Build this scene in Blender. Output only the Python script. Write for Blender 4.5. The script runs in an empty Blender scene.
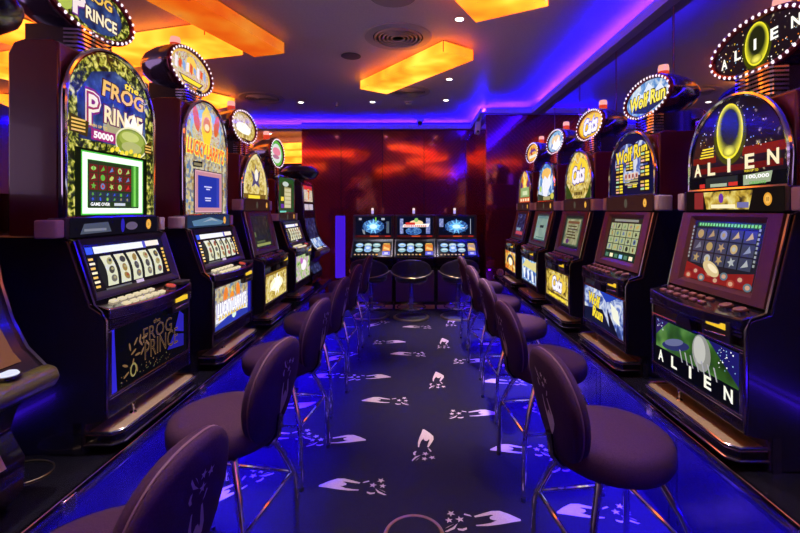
import bpy, math, random
from mathutils import Vector, Matrix, Euler
R = math.radians
random.seed(7)
sc = bpy.context.scene
COL = sc.collection

# ------------------------------------------------------------------ materials
def _princ(name):
    m = bpy.data.materials.new(name); m.use_nodes = True
    return m, m.node_tree, m.node_tree.nodes['Principled BSDF']

def mat(name, col, rough=.5, metal=0., coat=0., spec=.5):
    m, nt, b = _princ(name)
    b.inputs['Base Color'].default_value = (*col, 1)
    b.inputs['Roughness'].default_value = rough
    b.inputs['Metallic'].default_value = metal
    b.inputs['Coat Weight'].default_value = coat
    b.inputs['Coat Roughness'].default_value = .05
    b.inputs['Specular IOR Level'].default_value = spec
    return m

def noisy(name, c1, c2, scale, rough=.5, metal=0., bump=0., kind='NOISE', coat=0., stretch=None, rot=None):
    """procedural two-colour surface with a little bump"""
    m, nt, b = _princ(name)
    N = nt.nodes; L = nt.links
    tc = N.new('ShaderNodeTexCoord'); mp = N.new('ShaderNodeMapping')
    L.new(tc.outputs['Object'], mp.inputs['Vector'])
    if stretch: mp.inputs['Scale'].default_value = stretch
    if rot: mp.inputs['Rotation'].default_value = rot
    if kind == 'NOISE':
        t = N.new('ShaderNodeTexNoise'); t.inputs['Scale'].default_value = scale; t.inputs['Detail'].default_value = 5; o = t.outputs['Fac']
    elif kind == 'WAVE':
        t = N.new('ShaderNodeTexWave'); t.inputs['Scale'].default_value = scale; t.inputs['Distortion'].default_value = .6; o = t.outputs['Fac']
    else:
        t = N.new('ShaderNodeTexVoronoi'); t.inputs['Scale'].default_value = scale; o = t.outputs['Distance']
    L.new(mp.outputs['Vector'], t.inputs['Vector'])
    cr = N.new('ShaderNodeValToRGB'); L.new(o, cr.inputs['Fac'])
    cr.color_ramp.elements[0].position = .3; cr.color_ramp.elements[1].position = .7
    cr.color_ramp.elements[0].color = (*c1, 1); cr.color_ramp.elements[1].color = (*c2, 1)
    L.new(cr.outputs['Color'], b.inputs['Base Color'])
    b.inputs['Roughness'].default_value = rough; b.inputs['Metallic'].default_value = metal
    b.inputs['Coat Weight'].default_value = coat; b.inputs['Coat Roughness'].default_value = .04
    if bump:
        bp = N.new('ShaderNodeBump'); bp.inputs['Strength'].default_value = bump; bp.inputs['Distance'].default_value = .004
        L.new(o, bp.inputs['Height']); L.new(bp.outputs['Normal'], b.inputs['Normal'])
    return m

_E = {}
def E(r, g, b_, s=1.0):
    """backlit printed glass / lamp of one colour"""
    k = (r, g, b_, s)
    if k in _E: return _E[k]
    m, nt, b = _princ('lit_print')
    b.inputs['Base Color'].default_value = (r*.15, g*.15, b_*.15, 1)
    b.inputs['Roughness'].default_value = .15; b.inputs['Specular IOR Level'].default_value = .07
    b.inputs['Emission Color'].default_value = (r, g, b_, 1)
    b.inputs['Emission Strength'].default_value = s*.88 if s <= 1.3 else s
    _E[k] = m
    return m

def pat(name, stops, scale=20, kind='NOISE', s=1.0, detail=4, stretch=None, dist=0.):
    """backlit printed glass with a busy procedural picture"""
    m, nt, b = _princ(name)
    N = nt.nodes; L = nt.links
    tc = N.new('ShaderNodeTexCoord'); mp = N.new('ShaderNodeMapping'); L.new(tc.outputs['Object'], mp.inputs['Vector'])
    if stretch: mp.inputs['Scale'].default_value = stretch
    if kind == 'NOISE':
        t = N.new('ShaderNodeTexNoise'); t.inputs['Scale'].default_value = scale; t.inputs['Detail'].default_value = detail
        t.inputs['Distortion'].default_value = dist; o = t.outputs['Fac']
    elif kind == 'CELL':
        t = N.new('ShaderNodeTexVoronoi'); t.inputs['Scale'].default_value = scale
        sp = N.new('ShaderNodeSeparateColor'); L.new(t.outputs['Color'], sp.inputs['Color']); o = sp.outputs['Red']
    else:
        t = N.new('ShaderNodeTexVoronoi'); t.inputs['Scale'].default_value = scale; o = t.outputs['Distance']
    L.new(mp.outputs['Vector'], t.inputs['Vector'])
    cr = N.new('ShaderNodeValToRGB'); L.new(o, cr.inputs['Fac'])
    els = cr.color_ramp.elements
    while len(els) > 1: els.remove(els[-1])
    els[0].position = stops[0][0]; els[0].color = (*stops[0][1], 1)
    for p, c in stops[1:]:
        e = els.new(p); e.color = (*c, 1)
    b.inputs['Base Color'].default_value = (.03, .03, .03, 1)
    b.inputs['Roughness'].default_value = .12; b.inputs['Specular IOR Level'].default_value = .07
    L.new(cr.outputs['Color'], b.inputs['Emission Color'])
    b.inputs['Emission Strength'].default_value = s*.78 if s <= 1.1 else s
    return m

BLACK = mat('black_lacquer', (.012, .011, .02), .16, 0, .6)
CAB = mat('cabinet_black', (.014, .012, .028), .22, 0, .3)
BOXRED = mat('lacquer_red_sheen', (.13, .014, .014), .22, 0, .5)  # red raised to carry the reflected amber of the light boxes
SATIN = mat('satin_black', (.02, .018, .022), .4)
RIMRED = mat('rim_dark_red', (.22, .03, .06), .2, .6)
SHELL = mat('smoked_chrome', (.30, .27, .36), .13, .85)
BEZEL = mat('brown_bezel', (.11, .036, .032), .34)
BEZELK = mat('black_bezel', (.03, .02, .03), .3)
CHROME = mat('chrome', (.82, .80, .84), .10, 1.)
CHROMED = mat('dark_chrome', (.35, .32, .38), .16, 1.)
TRAY = noisy('brushed_steel', (.55, .40, .24), (.70, .53, .34), 60, .42, .45, .05, stretch=(1, 12, 1))
GREYCAP = mat('grey_plastic', (.50, .42, .44), .3)
PANEL = noisy('brushed_panel', (.20, .16, .26), (.30, .24, .36), 40, .27, 1., .04, stretch=(1, 1, 25))
FABRIC = noisy('plum_fabric', (.042, .014, .038), (.060, .021, .052), 220, .85, 0, .25)
PIPING = mat('plum_piping', (.16, .075, .10), .7)
THREAD = mat('pink_thread', (.55, .40, .44), .8)
RUBBER = mat('black_rubber', (.015, .015, .017), .7)
BRASS = mat('old_brass', (.42, .33, .16), .35, 1.)
VINYL = mat('black_vinyl', (.018, .014, .02), .35)
BUTTON = mat('button_red_brown', (.28, .12, .09), .3, 0, .4)
BUTTONW = E(1, .86, .55, .7)
WHITEP = mat('white_plastic', (.75, .72, .78), .4)
TRIMM = mat('painted_trim', (.62, .52, .60), .5)

# ------------------------------------------------------------------ mesh builder
class MB:
    def __init__(s):
        s.v = []; s.f = []; s.m = []; s.mats = []; s.mi = 0; s.fn = None
    def use(s, m):
        if m not in s.mats: s.mats.append(m)
        s.mi = s.mats.index(m); return s
    def add(s, vs, fs):
        b = len(s.v)
        s.v += [tuple(s.fn(*p)) if s.fn else tuple(p) for p in vs]
        for f in fs: s.f.append([b+i for i in f]); s.m.append(s.mi)
        return s
    def box(s, x0, x1, y0, y1, z0, z1):
        vs = [(x, y, z) for x in (x0, x1) for y in (y0, y1) for z in (z0, z1)]
        return s.add(vs, [(0,1,3,2),(4,6,7,5),(0,4,5,1),(2,3,7,6),(0,2,6,4),(1,5,7,3)])
    def prism(s, prof, y0, y1):
        """profile in (x,z), extruded along y"""
        n = len(prof)
        a = sum(prof[i][0]*prof[(i+1)%n][1]-prof[(i+1)%n][0]*prof[i][1] for i in range(n))
        if a < 0: prof = prof[::-1]
        vs = [(x, y0, z) for x, z in prof] + [(x, y1, z) for x, z in prof]
        fs = [tuple(range(n)), tuple(range(2*n-1, n-1, -1))]
        fs += [(i, i+n, (i+1)%n+n, (i+1)%n) for i in range(n)]
        return s.add(vs, fs)
    def slab(s, outline, z0, z1):
        """outline in (x,y) counter-clockwise, extruded in z"""
        n = len(outline)
        vs = [(x, y, z0) for x, y in outline] + [(x, y, z1) for x, y in outline]
        fs = [tuple(range(n-1, -1, -1)), tuple(range(n, 2*n))] + [(i, (i+1)%n, (i+1)%n+n, i+n) for i in range(n)]
        return s.add(vs, fs)
    def plate(s, outline, x0, x1):
        """outline in (y,z) counter-clockwise seen from +x, extruded in x"""
        n = len(outline)
        vs = [(x0, y, z) for y, z in outline] + [(x1, y, z) for y, z in outline]
        fs = [tuple(range(n-1, -1, -1)), tuple(range(n, 2*n))] + [(i, (i+1)%n, (i+1)%n+n, i+n) for i in range(n)]
        return s.add(vs, fs)
    def tube(s, pts, r, n=8, closed=False):
        pts = [Vector(p) for p in pts]; k = len(pts); vs = []; up = None
        for i, p in enumerate(pts):
            a = pts[(i-1) % k] if (closed or i > 0) else p
            c = pts[(i+1) % k] if (closed or i < k-1) else p
            d = (c-a).normalized()
            if up is None:
                up = Vector((0,0,1)) if abs(d.z) < .9 else Vector((1,0,0))
            e1 = (up - d*up.dot(d))
            if e1.length < 1e-4: e1 = d.orthogonal()
            e1.normalize(); e2 = d.cross(e1); up = e1
            for j in range(n):
                t = 2*math.pi*j/n
                vs.append(p + e1*math.cos(t)*r + e2*math.sin(t)*r)
        fs = []
        for i in range(k if closed else k-1):
            i2 = (i+1) % k
            for j in range(n):
                fs.append((i*n+j, i*n+(j+1)%n, i2*n+(j+1)%n, i2*n+j))
        if not closed:
            fs.append(tuple(range(n-1, -1, -1))); fs.append(tuple((k-1)*n+j for j in range(n)))
        return s.add(vs, fs)
    def lathe(s, prof, n=24, c=(0,0,0), sx=1, sy=1):
        vs = []; fs = []; k = len(prof)
        for r, z in prof:
            for j in range(n):
                t = 2*math.pi*j/n; vs.append((c[0]+r*math.cos(t)*sx, c[1]+r*math.sin(t)*sy, c[2]+z))
        for i in range(k-1):
            for j in range(n):
                fs.append((i*n+j, i*n+(j+1)%n, (i+1)*n+(j+1)%n, (i+1)*n+j))
        fs.append(tuple(range(n-1, -1, -1))); fs.append(tuple((k-1)*n+j for j in range(n)))
        return s.add(vs, fs)
    def build(s, name, m=None, parent=None, bevel=0, seg=2, smooth=40):
        me = bpy.data.meshes.new(name); me.from_pydata(s.v, [], s.f)
        for q in (s.mats or [m]): me.materials.append(q)
        if s.mats:
            for p, i in zip(me.polygons, s.m): p.material_index = i
        if smooth:
            for p in me.polygons: p.use_smooth = True
            me.set_sharp_from_angle(angle=R(smooth))
        me.validate(); me.update()
        o = bpy.data.objects.new(name, me); COL.objects.link(o)
        if parent: o.parent = parent
        if bevel:
            b = o.modifiers.new('bevel', 'BEVEL'); b.width = bevel; b.segments = seg; b.limit_method = 'ANGLE'; b.angle_limit = R(40)
        return o

def tag(o, label=None, cat=None, group=None, kind=None):
    if label: o['label'] = label
    if cat: o['category'] = cat
    if group: o['group'] = group
    if kind: o['kind'] = kind
    return o
def empty(name, loc, rz=0):
    o = bpy.data.objects.new(name, None); COL.objects.link(o); o.empty_display_size = .1
    o.location = loc; o.rotation_euler = (0, 0, rz); return o
def copy_tree(o, parent=None):
    c = o.copy(); COL.objects.link(c)
    if parent: c.parent = parent
    for ch in list(o.children):
        if ch is not c: copy_tree(ch, c)
    return c
def struct(name, mb, m=None, **k): return tag(mb.build(name, m, **k), kind='structure')

# ------------------------------------------------------------------ flat printed art
_T = {}
def text_mesh(txt, bold=0., shear=0., space=1.):
    k = (txt, bold, shear, space)
    if k in _T: return _T[k]
    cu = bpy.data.curves.new('lettering', 'FONT'); cu.body = txt; cu.size = 1; cu.resolution_u = 2
    cu.offset = bold; cu.shear = shear; cu.space_character = space; cu.fill_mode = 'FRONT'
    ob = bpy.data.objects.new('lettering', cu); COL.objects.link(ob)
    dg = bpy.context.evaluated_depsgraph_get()
    me = bpy.data.meshes.new_from_object(ob.evaluated_get(dg))
    vs = [(v.co.x, v.co.y) for v in me.vertices]; fs = [tuple(p.vertices) for p in me.polygons]
    bpy.data.objects.remove(ob); bpy.data.curves.remove(cu); bpy.data.meshes.remove(me)
    x0 = min(v[0] for v in vs); x1 = max(v[0] for v in vs); y0 = min(v[1] for v in vs); y1 = max(v[1] for v in vs)
    vs = [((x-x0)/(x1-x0)-.5, (y-y0)/(y1-y0)-.5) for x, y in vs]
    _T[k] = (vs, fs, (x1-x0)/(y1-y0))
    return _T[k]

class Art(MB):
    """flat print in (s,t) on a plane: origin (x,z), t direction (x,z), s along +y"""
    STEP = .00012
    def __init__(s, ox, oz, tx=0., tz=1.):
        super().__init__(); l = math.hypot(tx, tz); tx /= l; tz /= l; s.n = 0.
        s.fn = lambda a, b, n: (ox+tx*b+tz*n, a, oz+tz*b-tx*n)
    def poly(s, pts, m, lift=None):
        s.use(m); s.n += s.STEP
        a = sum(pts[i][0]*pts[(i+1)%len(pts)][1]-pts[(i+1)%len(pts)][0]*pts[i][1] for i in range(len(pts)))
        if a < 0: pts = pts[::-1]
        return s.add([(x, y, s.n) for x, y in pts], [tuple(range(len(pts)))])
    def rect(s, x0, x1, y0, y1, m): return s.poly([(x0,y0),(x1,y0),(x1,y1),(x0,y1)], m)
    def ell(s, cx, cy, rx, ry, m, rot=0, n=28):
        c, d = math.cos(rot), math.sin(rot)
        return s.poly([(cx+rx*math.cos(t)*c-ry*math.sin(t)*d, cy+rx*math.cos(t)*d+ry*math.sin(t)*c) for t in [2*math.pi*i/n for i in range(n)]], m)
    def ring(s, out, inn, m):
        s.use(m); s.n += s.STEP; k = len(out)
        return s.add([(x, y, s.n) for x, y in out]+[(x, y, s.n) for x, y in inn], [(i, (i+1)%k, (i+1)%k+k, i+k) for i in range(k)])
    def frame(s, x0, x1, y0, y1, w, m):
        return s.ring([(x0,y0),(x1,y0),(x1,y1),(x0,y1)], [(x0+w,y0+w),(x1-w,y0+w),(x1-w,y1-w),(x0+w,y1-w)], m)
    def text(s, txt, cx, cy, w, h, m, bold=.02, shear=0., rot=0, outline=None):
        vs, fs, asp = text_mesh(txt, bold, shear)
        if outline:
            vo, fo, _ = text_mesh(txt, bold+.05, shear)
            s._t(vo, fo, cx, cy, w*1.06, h*1.14, outline, rot)
        return s._t(vs, fs, cx, cy, w, h, m, rot)
    def _t(s, vs, fs, cx, cy, w, h, m, rot):
        s.use(m); s.n += s.STEP; c, d = math.cos(rot), math.sin(rot)
        return s.add([(cx+x*w*c-y*h*d, cy+x*w*d+y*h*c, s.n) for x, y in vs], fs)
    def star(s, cx, cy, r, m, k=5, inner=.42, rot=0):
        return s.poly([(cx+(r if i%2==0 else r*inner)*math.sin(rot+math.pi*i/k), cy+(r if i%2==0 else r*inner)*math.cos(rot+math.pi*i/k)) for i in range(2*k)], m)

def arch(hw, hs, ry, n=24, p=2.0):
    """arch outline (s,t): straight sides to hs, then a superelliptic top; counter-clockwise"""
    pts = [(-hw, 0), (hw, 0)]
    for i in range(n+1):
        t = math.pi*i/n; c, d = math.cos(t), math.sin(t)
        pts.append((hw*math.copysign(abs(c)**(2/p), c), hs+ry*abs(d)**(2/p)))
    return pts
def ellipse(rx, ry, n=40, cx=0, cy=0): return [(cx+rx*math.cos(2*math.pi*i/n), cy+ry*math.sin(2*math.pi*i/n)) for i in range(n)]

# print palettes
GOLD = E(1, .62, .12, .9); CREAM = E(1, .88, .55, 1.0); WHITE = E(1, 1, 1, 1.1); YEL = E(1, .78, .05, 1.0); DIM = E(.02, .015, .03, .6)
RED = E(.8, .04, .03, .8); ORA = E(1, .3, .02, .9); BLU = E(.05, .12, .9, .9); LBL = E(.35, .65, 1, .9); GRN = E(.15, .6, .06, .8); LGR = E(.55, .85, .2, .8)
PUR = E(.18, .04, .45, .8); PINK = E(1, .35, .5, .8); NAVY = E(.02, .025, .10, .8); KHAKI = E(.55, .5, .22, .7); DKG = E(.05, .08, .04, .6)
STARS = pat('starry_print', [(0, (.003, .003, .008)), (.56, (.003, .003, .008)), (.66, (.004, .004, .012)), (.72, (.3, .25, .15)), (.76, (.9, .8, .5))], 34, 'NOISE', 1., 2)
FOLIAGE = pat('foliage_print', [(.42, (.006, .010, .003)), (.49, (.06, .09, .008)), (.55, (.42, .42, .03)), (.64, (.95, .88, .22))], 46, 'NOISE', .95, 5, dist=.6)
NIGHT = pat('night_print', [(.3, (.005, .01, .06)), (.6, (.04, .09, .32)), (.8, (.3, .4, .6))], 18, 'NOISE', .9)
MOSAIC = pat('mosaic_print', [(0, (.25, .38, .6)), (.25, (.8, .62, .2)), (.5, (.9, .85, .62)), (.75, (.5, .28, .05)), (1, (.12, .3, .6))], 55, 'CELL', .85)
GOLDP = pat('gold_print', [(.28, (.10, .05, .01)), (.42, (.55, .36, .05)), (.55, (.95, .75, .2)), (.7, (1, .95, .65))], 30, 'NOISE', .95, 5, dist=1.)
GOLDD = pat('gold_dark_print', [(.35, (.05, .03, .01)), (.5, (.65, .42, .04)), (.62, (.95, .78, .2)), (.8, (1, .95, .7))], 22, 'NOISE', .95, 4, dist=.6)
SKYP = pat('sky_print', [(.3, (.02, .06, .35)), (.45, (.12, .35, .8)), (.58, (.7, .85, 1)), (.7, (1, 1, 1))], 16, 'NOISE', .95, 4, dist=.5)
WOLFP = pat('wolf_print', [(.3, (.01, .02, .12)), (.45, (.08, .15, .55)), (.56, (.6, .7, .95)), (.66, (.95, .95, 1)), (.8, (.75, .75, .3))], 13, 'NOISE', .95, 4, dist=1.2)
TROPIC = pat('tropic_print', [(.3, (.05, .2, .04)), (.43, (.3, .6, .1)), (.52, (.9, .9, .6)), (.6, (.7, .3, .7)), (.72, (.95, .9, .9))], 20, 'NOISE', .9, 4, dist=1.)
FIRE = pat('fire_print', [(.3, (.2, .01, .01)), (.42, (.8, .12, .02)), (.55, (1, .6, .05)), (.7, (1, .95, .5))], 14, 'NOISE', .95, 3, dist=.8)
MIX = pat('mixed_print', [(.3, (.8, .4, .05)), (.42, (1, .85, .3)), (.52, (1, 1, .95)), (.6, (.9, .3, .1)), (.7, (.4, .5, .8))], 34, 'NOISE', .75, 4, dist=1.)
BURST = pat('blue_burst', [(.3, (.003, .01, .05)), (.5, (.02, .12, .45)), (.68, (.3, .65, 1))], 26, 'NOISE', 1., 5, dist=2.)
GREENG = pat('green_glow', [(.38, (.004, .02, .005)), (.52, (.04, .16, .02)), (.68, (.25, .55, .12))], 6, 'NOISE', .8, 2)
CRYST = pat('crystal_print', [(0, (.02, .03, .12)), (.4, (.15, .2, .6)), (.7, (.6, .65, .95)), (1, (1, 1, 1))], 26, 'NOISE', .9, 4, dist=1.5)
PARCH = pat('parchment_print', [(.3, (.25, .28, .12)), (.5, (.55, .55, .3)), (.7, (.8, .78, .5))], 24, 'NOISE', .6, 4)
PALEG = pat('pale_screen', [(.3, (.25, .42, .38)), (.7, (.5, .68, .55))], 9, 'NOISE', .7, 3)
DARKSCR = pat('dark_screen', [(.35, (.006, .012, .012)), (.6, (.02, .03, .025)), (.75, (.08, .10, .06))], 26, 'NOISE', .8, 4)
BLUEDK = pat('blue_dark_print', [(.35, (.005, .005, .02)), (.55, (.03, .03, .16)), (.75, (.25, .3, .6))], 24, 'NOISE', .7, 4, dist=1.)

def sym_grid(a, x0, x1, y0, y1, nc, nr, bg, syms, line=None):
    cw = (x1-x0)/nc; ch = (y1-y0)/nr; rnd = random.Random(nc*31+nr)
    s0 = a.n
    for i in range(nc):
        for j in range(nr):
            a.n = s0
            cx = x0+(i+.5)*cw; cy = y0+(j+.5)*ch
            a.rect(cx-cw*.45, cx+cw*.45, cy-ch*.45, cy+ch*.45, bg)
            q = rnd.randrange(4); m = rnd.choice(syms); r = min(cw, ch)*.36
            if q == 0: a.ell(cx, cy, r, r, m, n=14); a.ell(cx, cy, r*.5, r*.5, rnd.choice(syms), n=10)
            elif q == 1: a.star(cx, cy, r*1.15, m, rot=rnd.random())
            elif q == 2: a.poly([(cx-r, cy-r*.8), (cx+r*.9, cy-r*.3), (cx+r*.3, cy+r), (cx-r*.2, cy+r*.2)], m)
            else: a.ell(cx, cy, r*1.1, r*.6, m, rot=rnd.random()*2, n=14); a.ell(cx, cy, r*.4, r*.8, rnd.choice(syms), n=10)
    a.n = s0+.0012

# ------------------------------------------------------------------ pictures on the glasses (s right, t up)
def oval_egg(a, cx, cy, rx, ry, rot=0):
    a.ell(cx, cy-ry*.10, rx*1.22, ry*1.10, E(.07, .08, .004, .8), rot)
    for i in range(9):
        t = i/8; k = 1-.36*t**.8
        c = (.95*(1-t)**1.6+.018, .88*(1-t)**1.5+.022, .03*(1-t)+.006)
        a.ell(cx+rx*.04*t, cy+ry*.16*t, rx*k, ry*k*(1-.03*t), E(c[0], c[1], c[2], .95), rot)
    for i in range(5):
        t = i/4; a.ell(cx, cy-ry*(.70+.04*t), rx*(.5-.3*t), ry*(.20-.12*t), E(.35+.6*t, .33+.57*t, .03+.1*t, .95), rot)
def spaced(a, letters, xs, ys, hs, m, bold=.03):
    for c, x, y, h in zip(letters, xs, ys, hs):
        w = h*(.3 if c == 'I' else .82 if c != 'N' else .9)
        a.text(c, x, y, w, h, m, bold)
def specks(a, x0, x1, y0, y1, n, ms, test=None, seed=1, r=(.0012, .0035)):
    rnd = random.Random(seed); s0 = a.n
    for _ in range(n):
        x = rnd.uniform(x0, x1); y = rnd.uniform(y0, y1)
        if test and not test(x, y): continue
        a.n = s0; a.ell(x, y, *(2*[rnd.uniform(*r)]), rnd.choice(ms), n=7)
    a.n = s0+.0003
in_ell = lambda rx, ry: (lambda x, y: (x/rx)**2+(y/ry)**2 < .86)

# --- egg machine
def egg_arch(a, o):
    a.poly(o, STARS)
    a.rect(-.24, .24, .075, .10, E(.18, .01, .01, .7)); a.rect(.05, .25, .13, .165, E(.28, .015, .012, .7)); a.rect(-.25, -.1, .12, .15, E(.2, .012, .01, .7))  # dim red bars: reflections of the amber boxes painted on the glass
    specks(a, -.22, .22, .16, .34, 90, [WHITE, YEL, LBL, CREAM], lambda x, y: (x/.25)**2+((y-.1)/.27)**2 < .9, 3)
    oval_egg(a, -.02, .24, .075, .115)
    spaced(a, 'ALIEN', [-.215, -.125, -.02, .09, .2], [.095]*2+[.10, .105, .11], [.058]*5, CREAM, .03)
    for k in range(4): a.rect(-.20+k*.006, -.11, .145+k*.012, .151+k*.012, YEL)
    a.rect(-.26, .26, .002, .06, E(.006, .006, .01, .5))
    a.rect(-.16, .03, .012, .055, E(.03, .035, .035, .7)); a.rect(-.13, -.03, .014, .028, E(.5, .6, .4, .8)); a.rect(-.2, -.165, .012, .03, RED); a.rect(-.02, .03, .015, .03, RED)
    a.poly([(.06, .012), (.19, .02), (.2, .06), (.06, .052)], E(.5, .62, .4, .7))
    a.text('100,000', .13, .043, .11, .018, WHITE, .03); a.text('CREDITS', .13, .02, .08, .011, GRN, .02); a.text('WIN UP TO', .10, .068, .07, .01, YEL)
def egg_sign(a, rx, ry):
    a.poly(ellipse(rx, ry), STARS)
    specks(a, -rx, rx, -ry, ry, 150, [WHITE, YEL, ORA, CREAM, LBL], in_ell(rx, ry), 5)
    oval_egg(a, 0, .005, .062, ry*.86)
    spaced(a, 'ALIEN', [-.18, -.10, -.005, .09, .185], [-.02, -.005, .005, .012, .02], [.045]*5, E(1, 1, .9, 1.1), .03)
def egg_belly(a, w, h):
    a.rect(-w, w, 0, h, E(.004, .004, .012, .6))
    a.rect(-w+.01, w-.01, h*.36, h-.01, GREENG)
    a.poly([(.10, h-.01), (w-.01, h-.01), (w-.01, h*.4)], E(.015, .012, .16, .8)); a.poly([(-w+.01, h-.01), (-.16, h-.01), (-w+.01, h*.6)], E(.03, .015, .12, .8))
    specks(a, .15, .25, h*.55, h-.015, 24, [WHITE, LBL], None, 8); specks(a, -.25, -.2, h*.75, h-.015, 12, [WHITE, LBL], None, 9)
    a.ell(.06, h*.66, .055, h*.33, E(.35, .36, .33, .8)); a.ell(.05, h*.7, .036, h*.25, E(.62, .63, .58, .85))        # pale plain drop shape
    a.ell(-.11, h*.55, .10, h*.10, E(.03, .035, .16, .8), .25); a.ell(-.12, h*.60, .07, h*.07, E(.16, .18, .36, .8), .3)   # plain blue-grey shapes
    for k in range(7):
        x = -.08+k*.035; a.poly([(x, h*.52), (x+.008, h*.52), (x+.03, h*.22), (x+.024, h*.22)], E(.5, .5, .55, .8))
    a.rect(-w+.01, w-.01, .006, h*.30, E(.003, .003, .008, .6))
    spaced(a, 'ALIEN', [-.215, -.115, -.005, .10, .21], [h*.20]*5, [.05]*5, E(.95, .95, .8, 1.), .03)
def egg_screen(a, w, h):
    a.rect(-w, w, 0, h, E(.015, .016, .028, .7))
    a.rect(-w+.02, w-.02, h-.024, h-.004, E(.02, .10, .02, .8))
    for k in range(20): a.rect(-w+.03+k*.0175, -w+.03+k*.0175+.011, h-.020, h-.008, E(.25, .8, .12, .9))
    sym_grid(a, -w+.02, w-.02, h*.27, h-.03, 5, 3, E(.05, .06, .11, .8), [E(.5, .36, .14, .8), E(.3, .35, .5, .8), E(.65, .5, .2, .8), E(.22, .25, .34, .8), E(.5, .55, .55, .8)])
    a.poly([(-w, 0), (w, 0), (w, h*.26), (0, h*.15), (-w, h*.28)], E(.28, .015, .015, .8))
    for k in range(9): a.ell(-w+.03+k*.043, h*(.05+.09*(k % 2)), .021, .016, [E(.45, .06, .04, .8), E(.3, .02, .03, .8), E(.12, .2, .25, .8)][k % 3], n=16); a.ell(-w+.03+k*.043, h*(.05+.09*(k % 2)), .012, .009, E(.7, .4, .25, .8), n=12)
    a.ell(-.03, h*.22, .055, .026, E(.75, .6, .3, .85), -.4); a.ell(-.02, h*.23, .035, .012, E(.95, .85, .55, .9), -.4)
    for k in range(9):
        y = h*.35+k*h*.065
        a.rect(-w+.004, -w+.014, y, y+.01, E(.35, .4, .4, .8)); a.rect(w-.014, w-.004, y, y+.01, E(.35, .4, .4, .8))
def egg_belt(a, w, h):
    a.rect(-w, w, 0, h, E(.01, .006, .006, .6)); a.poly([(-.13, .008), (.11, .008), (.13, h-.008), (-.15, h-.008)], GOLDD)
    a.rect(-.21, -.15, .008, h-.008, E(.3, .03, .03, .8)); a.ell(-.04, h*.6, .014, .02, PUR); a.rect(-.1, .04, .012, .028, CREAM); a.rect(.05, .11, .014, .036, E(.2, .2, .5, .8))
# --- wolf machine
def wolf_arch(a, o):
    a.poly(o, E(.006, .008, .05, .8))
    a.ell(-.05, .20, .15, .12, WOLFP); a.ell(.1, .22, .1, .1, WOLFP)
    a.text('Wolf Run', 0, .255, .37, .085, YEL, .03, .15, .10, outline=E(.04, .02, .01, .5))
    for i, (x, y) in enumerate([(-.19, .15), (-.19, .085), (-.19, .02), (-.055, .16), (-.035, .05), (.12, .19), (.12, .11), (.12, .03)]):
        w_, h_ = (.10, .055) if i in (0, 1, 2) else (.09, .05) if i == 3 else (.12, .03) if i == 4 else (.10, .06)
        a.rect(x, x+w_, y-.01, y+h_, E(.02, .015, .01, .6))
        for r_ in range(3):
            a.rect(x+.006, x+w_*.45, y+r_*h_/3, y+r_*h_/3+h_*.2, [E(.8, .5, .1, .9), E(.45, .75, .45, .9), E(.9, .5, .4, .9)][(i+r_) % 3]); a.rect(x+w_*.55, x+w_-.006, y+r_*h_/3, y+r_*h_/3+h_*.22, YEL)
    for k in range(4): a.rect(-.06+k*.042, -.026+k*.042, .10, .135, E(.85, .55, .35, .9)); a.rect(-.052+k*.042, -.034+k*.042, .108, .128, E(.3, .05, .1, .8))
    for r_ in range(2): a.rect(-.055, .10, .086-r_*.02, .096-r_*.02, KHAKI)
def wolf_sign(a, rx, ry):
    a.poly(ellipse(rx, ry), SKYP)
    a.poly([(-.19, -.02), (-.1, .06), (-.05, .03), (.02, ry*.85), (.09, .03), (.14, .055), (.2, 0), (.1, -.03), (-.1, -.035)], E(.75, .85, 1, 1.))
    a.poly([(-.16, -.06)]+[(-.16+k*.02, -.045+.025*(k % 2)) for k in range(17)]+[(.16, -.06), (.0, -ry*.93)], E(.03, .04, .15, .7))
    a.text('Wolf Run', .0, -.006, .39, .085, E(1, .85, .1, 1.05), .03, .15, 0, outline=E(.10, .05, .01, .5))
def wolf_belly(a, w, h):
    a.rect(-w, w, 0, h, WOLFP)
    a.poly([(-w, 0), (.12, 0), (.0, h*.5), (-w, h*.35)], E(.01, .012, .05, .7)); a.poly([(.06, h*.6), (.13, h*.3), (.2, 0), (.1, 0)], E(.008, .008, .03, .7))
    a.poly([(-.05, h), (.05, h*.75), (.12, h*.85), (.2, h)], E(.02, .06, .5, .9)); a.poly([(.10, h*.8), (.2, h*.65), (.22, h*.3), (.14, h*.38)], E(.9, .92, .75, 1.))
    a.text('Wolf', -.12, h*.66, .17, .075, YEL, .04, .1, -.06, outline=E(.06, .04, .02, .5)); a.text('Run', -.07, h*.32, .15, .07, YEL, .04, .1, -.04, outline=E(.06, .04, .02, .5))
def wolf_screen(a, w, h):
    a.rect(-w, w, 0, h, E(.02, .025, .02, .7)); a.rect(-w+.05, w-.05, h-.022, h-.008, E(.3, .33, .28, .8))
    sym_grid(a, -w+.012, w-.012, h*.2, h-.03, 5, 4, E(.42, .5, .26, .85), [E(.03, .04, .03, .6), E(.12, .2, .4, .8), E(.6, .42, .12, .8), E(.06, .07, .06, .6), E(.2, .35, .15, .8)])
    a.rect(-w+.01, w-.01, .006, h*.17, E(.01, .05, .03, .7))
    for k in range(6): a.rect(-w+.02+k*.06, -w+.06+k*.06, h*.04, h*.13, [LGR, CREAM, GRN, LBL][k % 4] if k % 2 else E(.1, .25, .15, .8))
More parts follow.
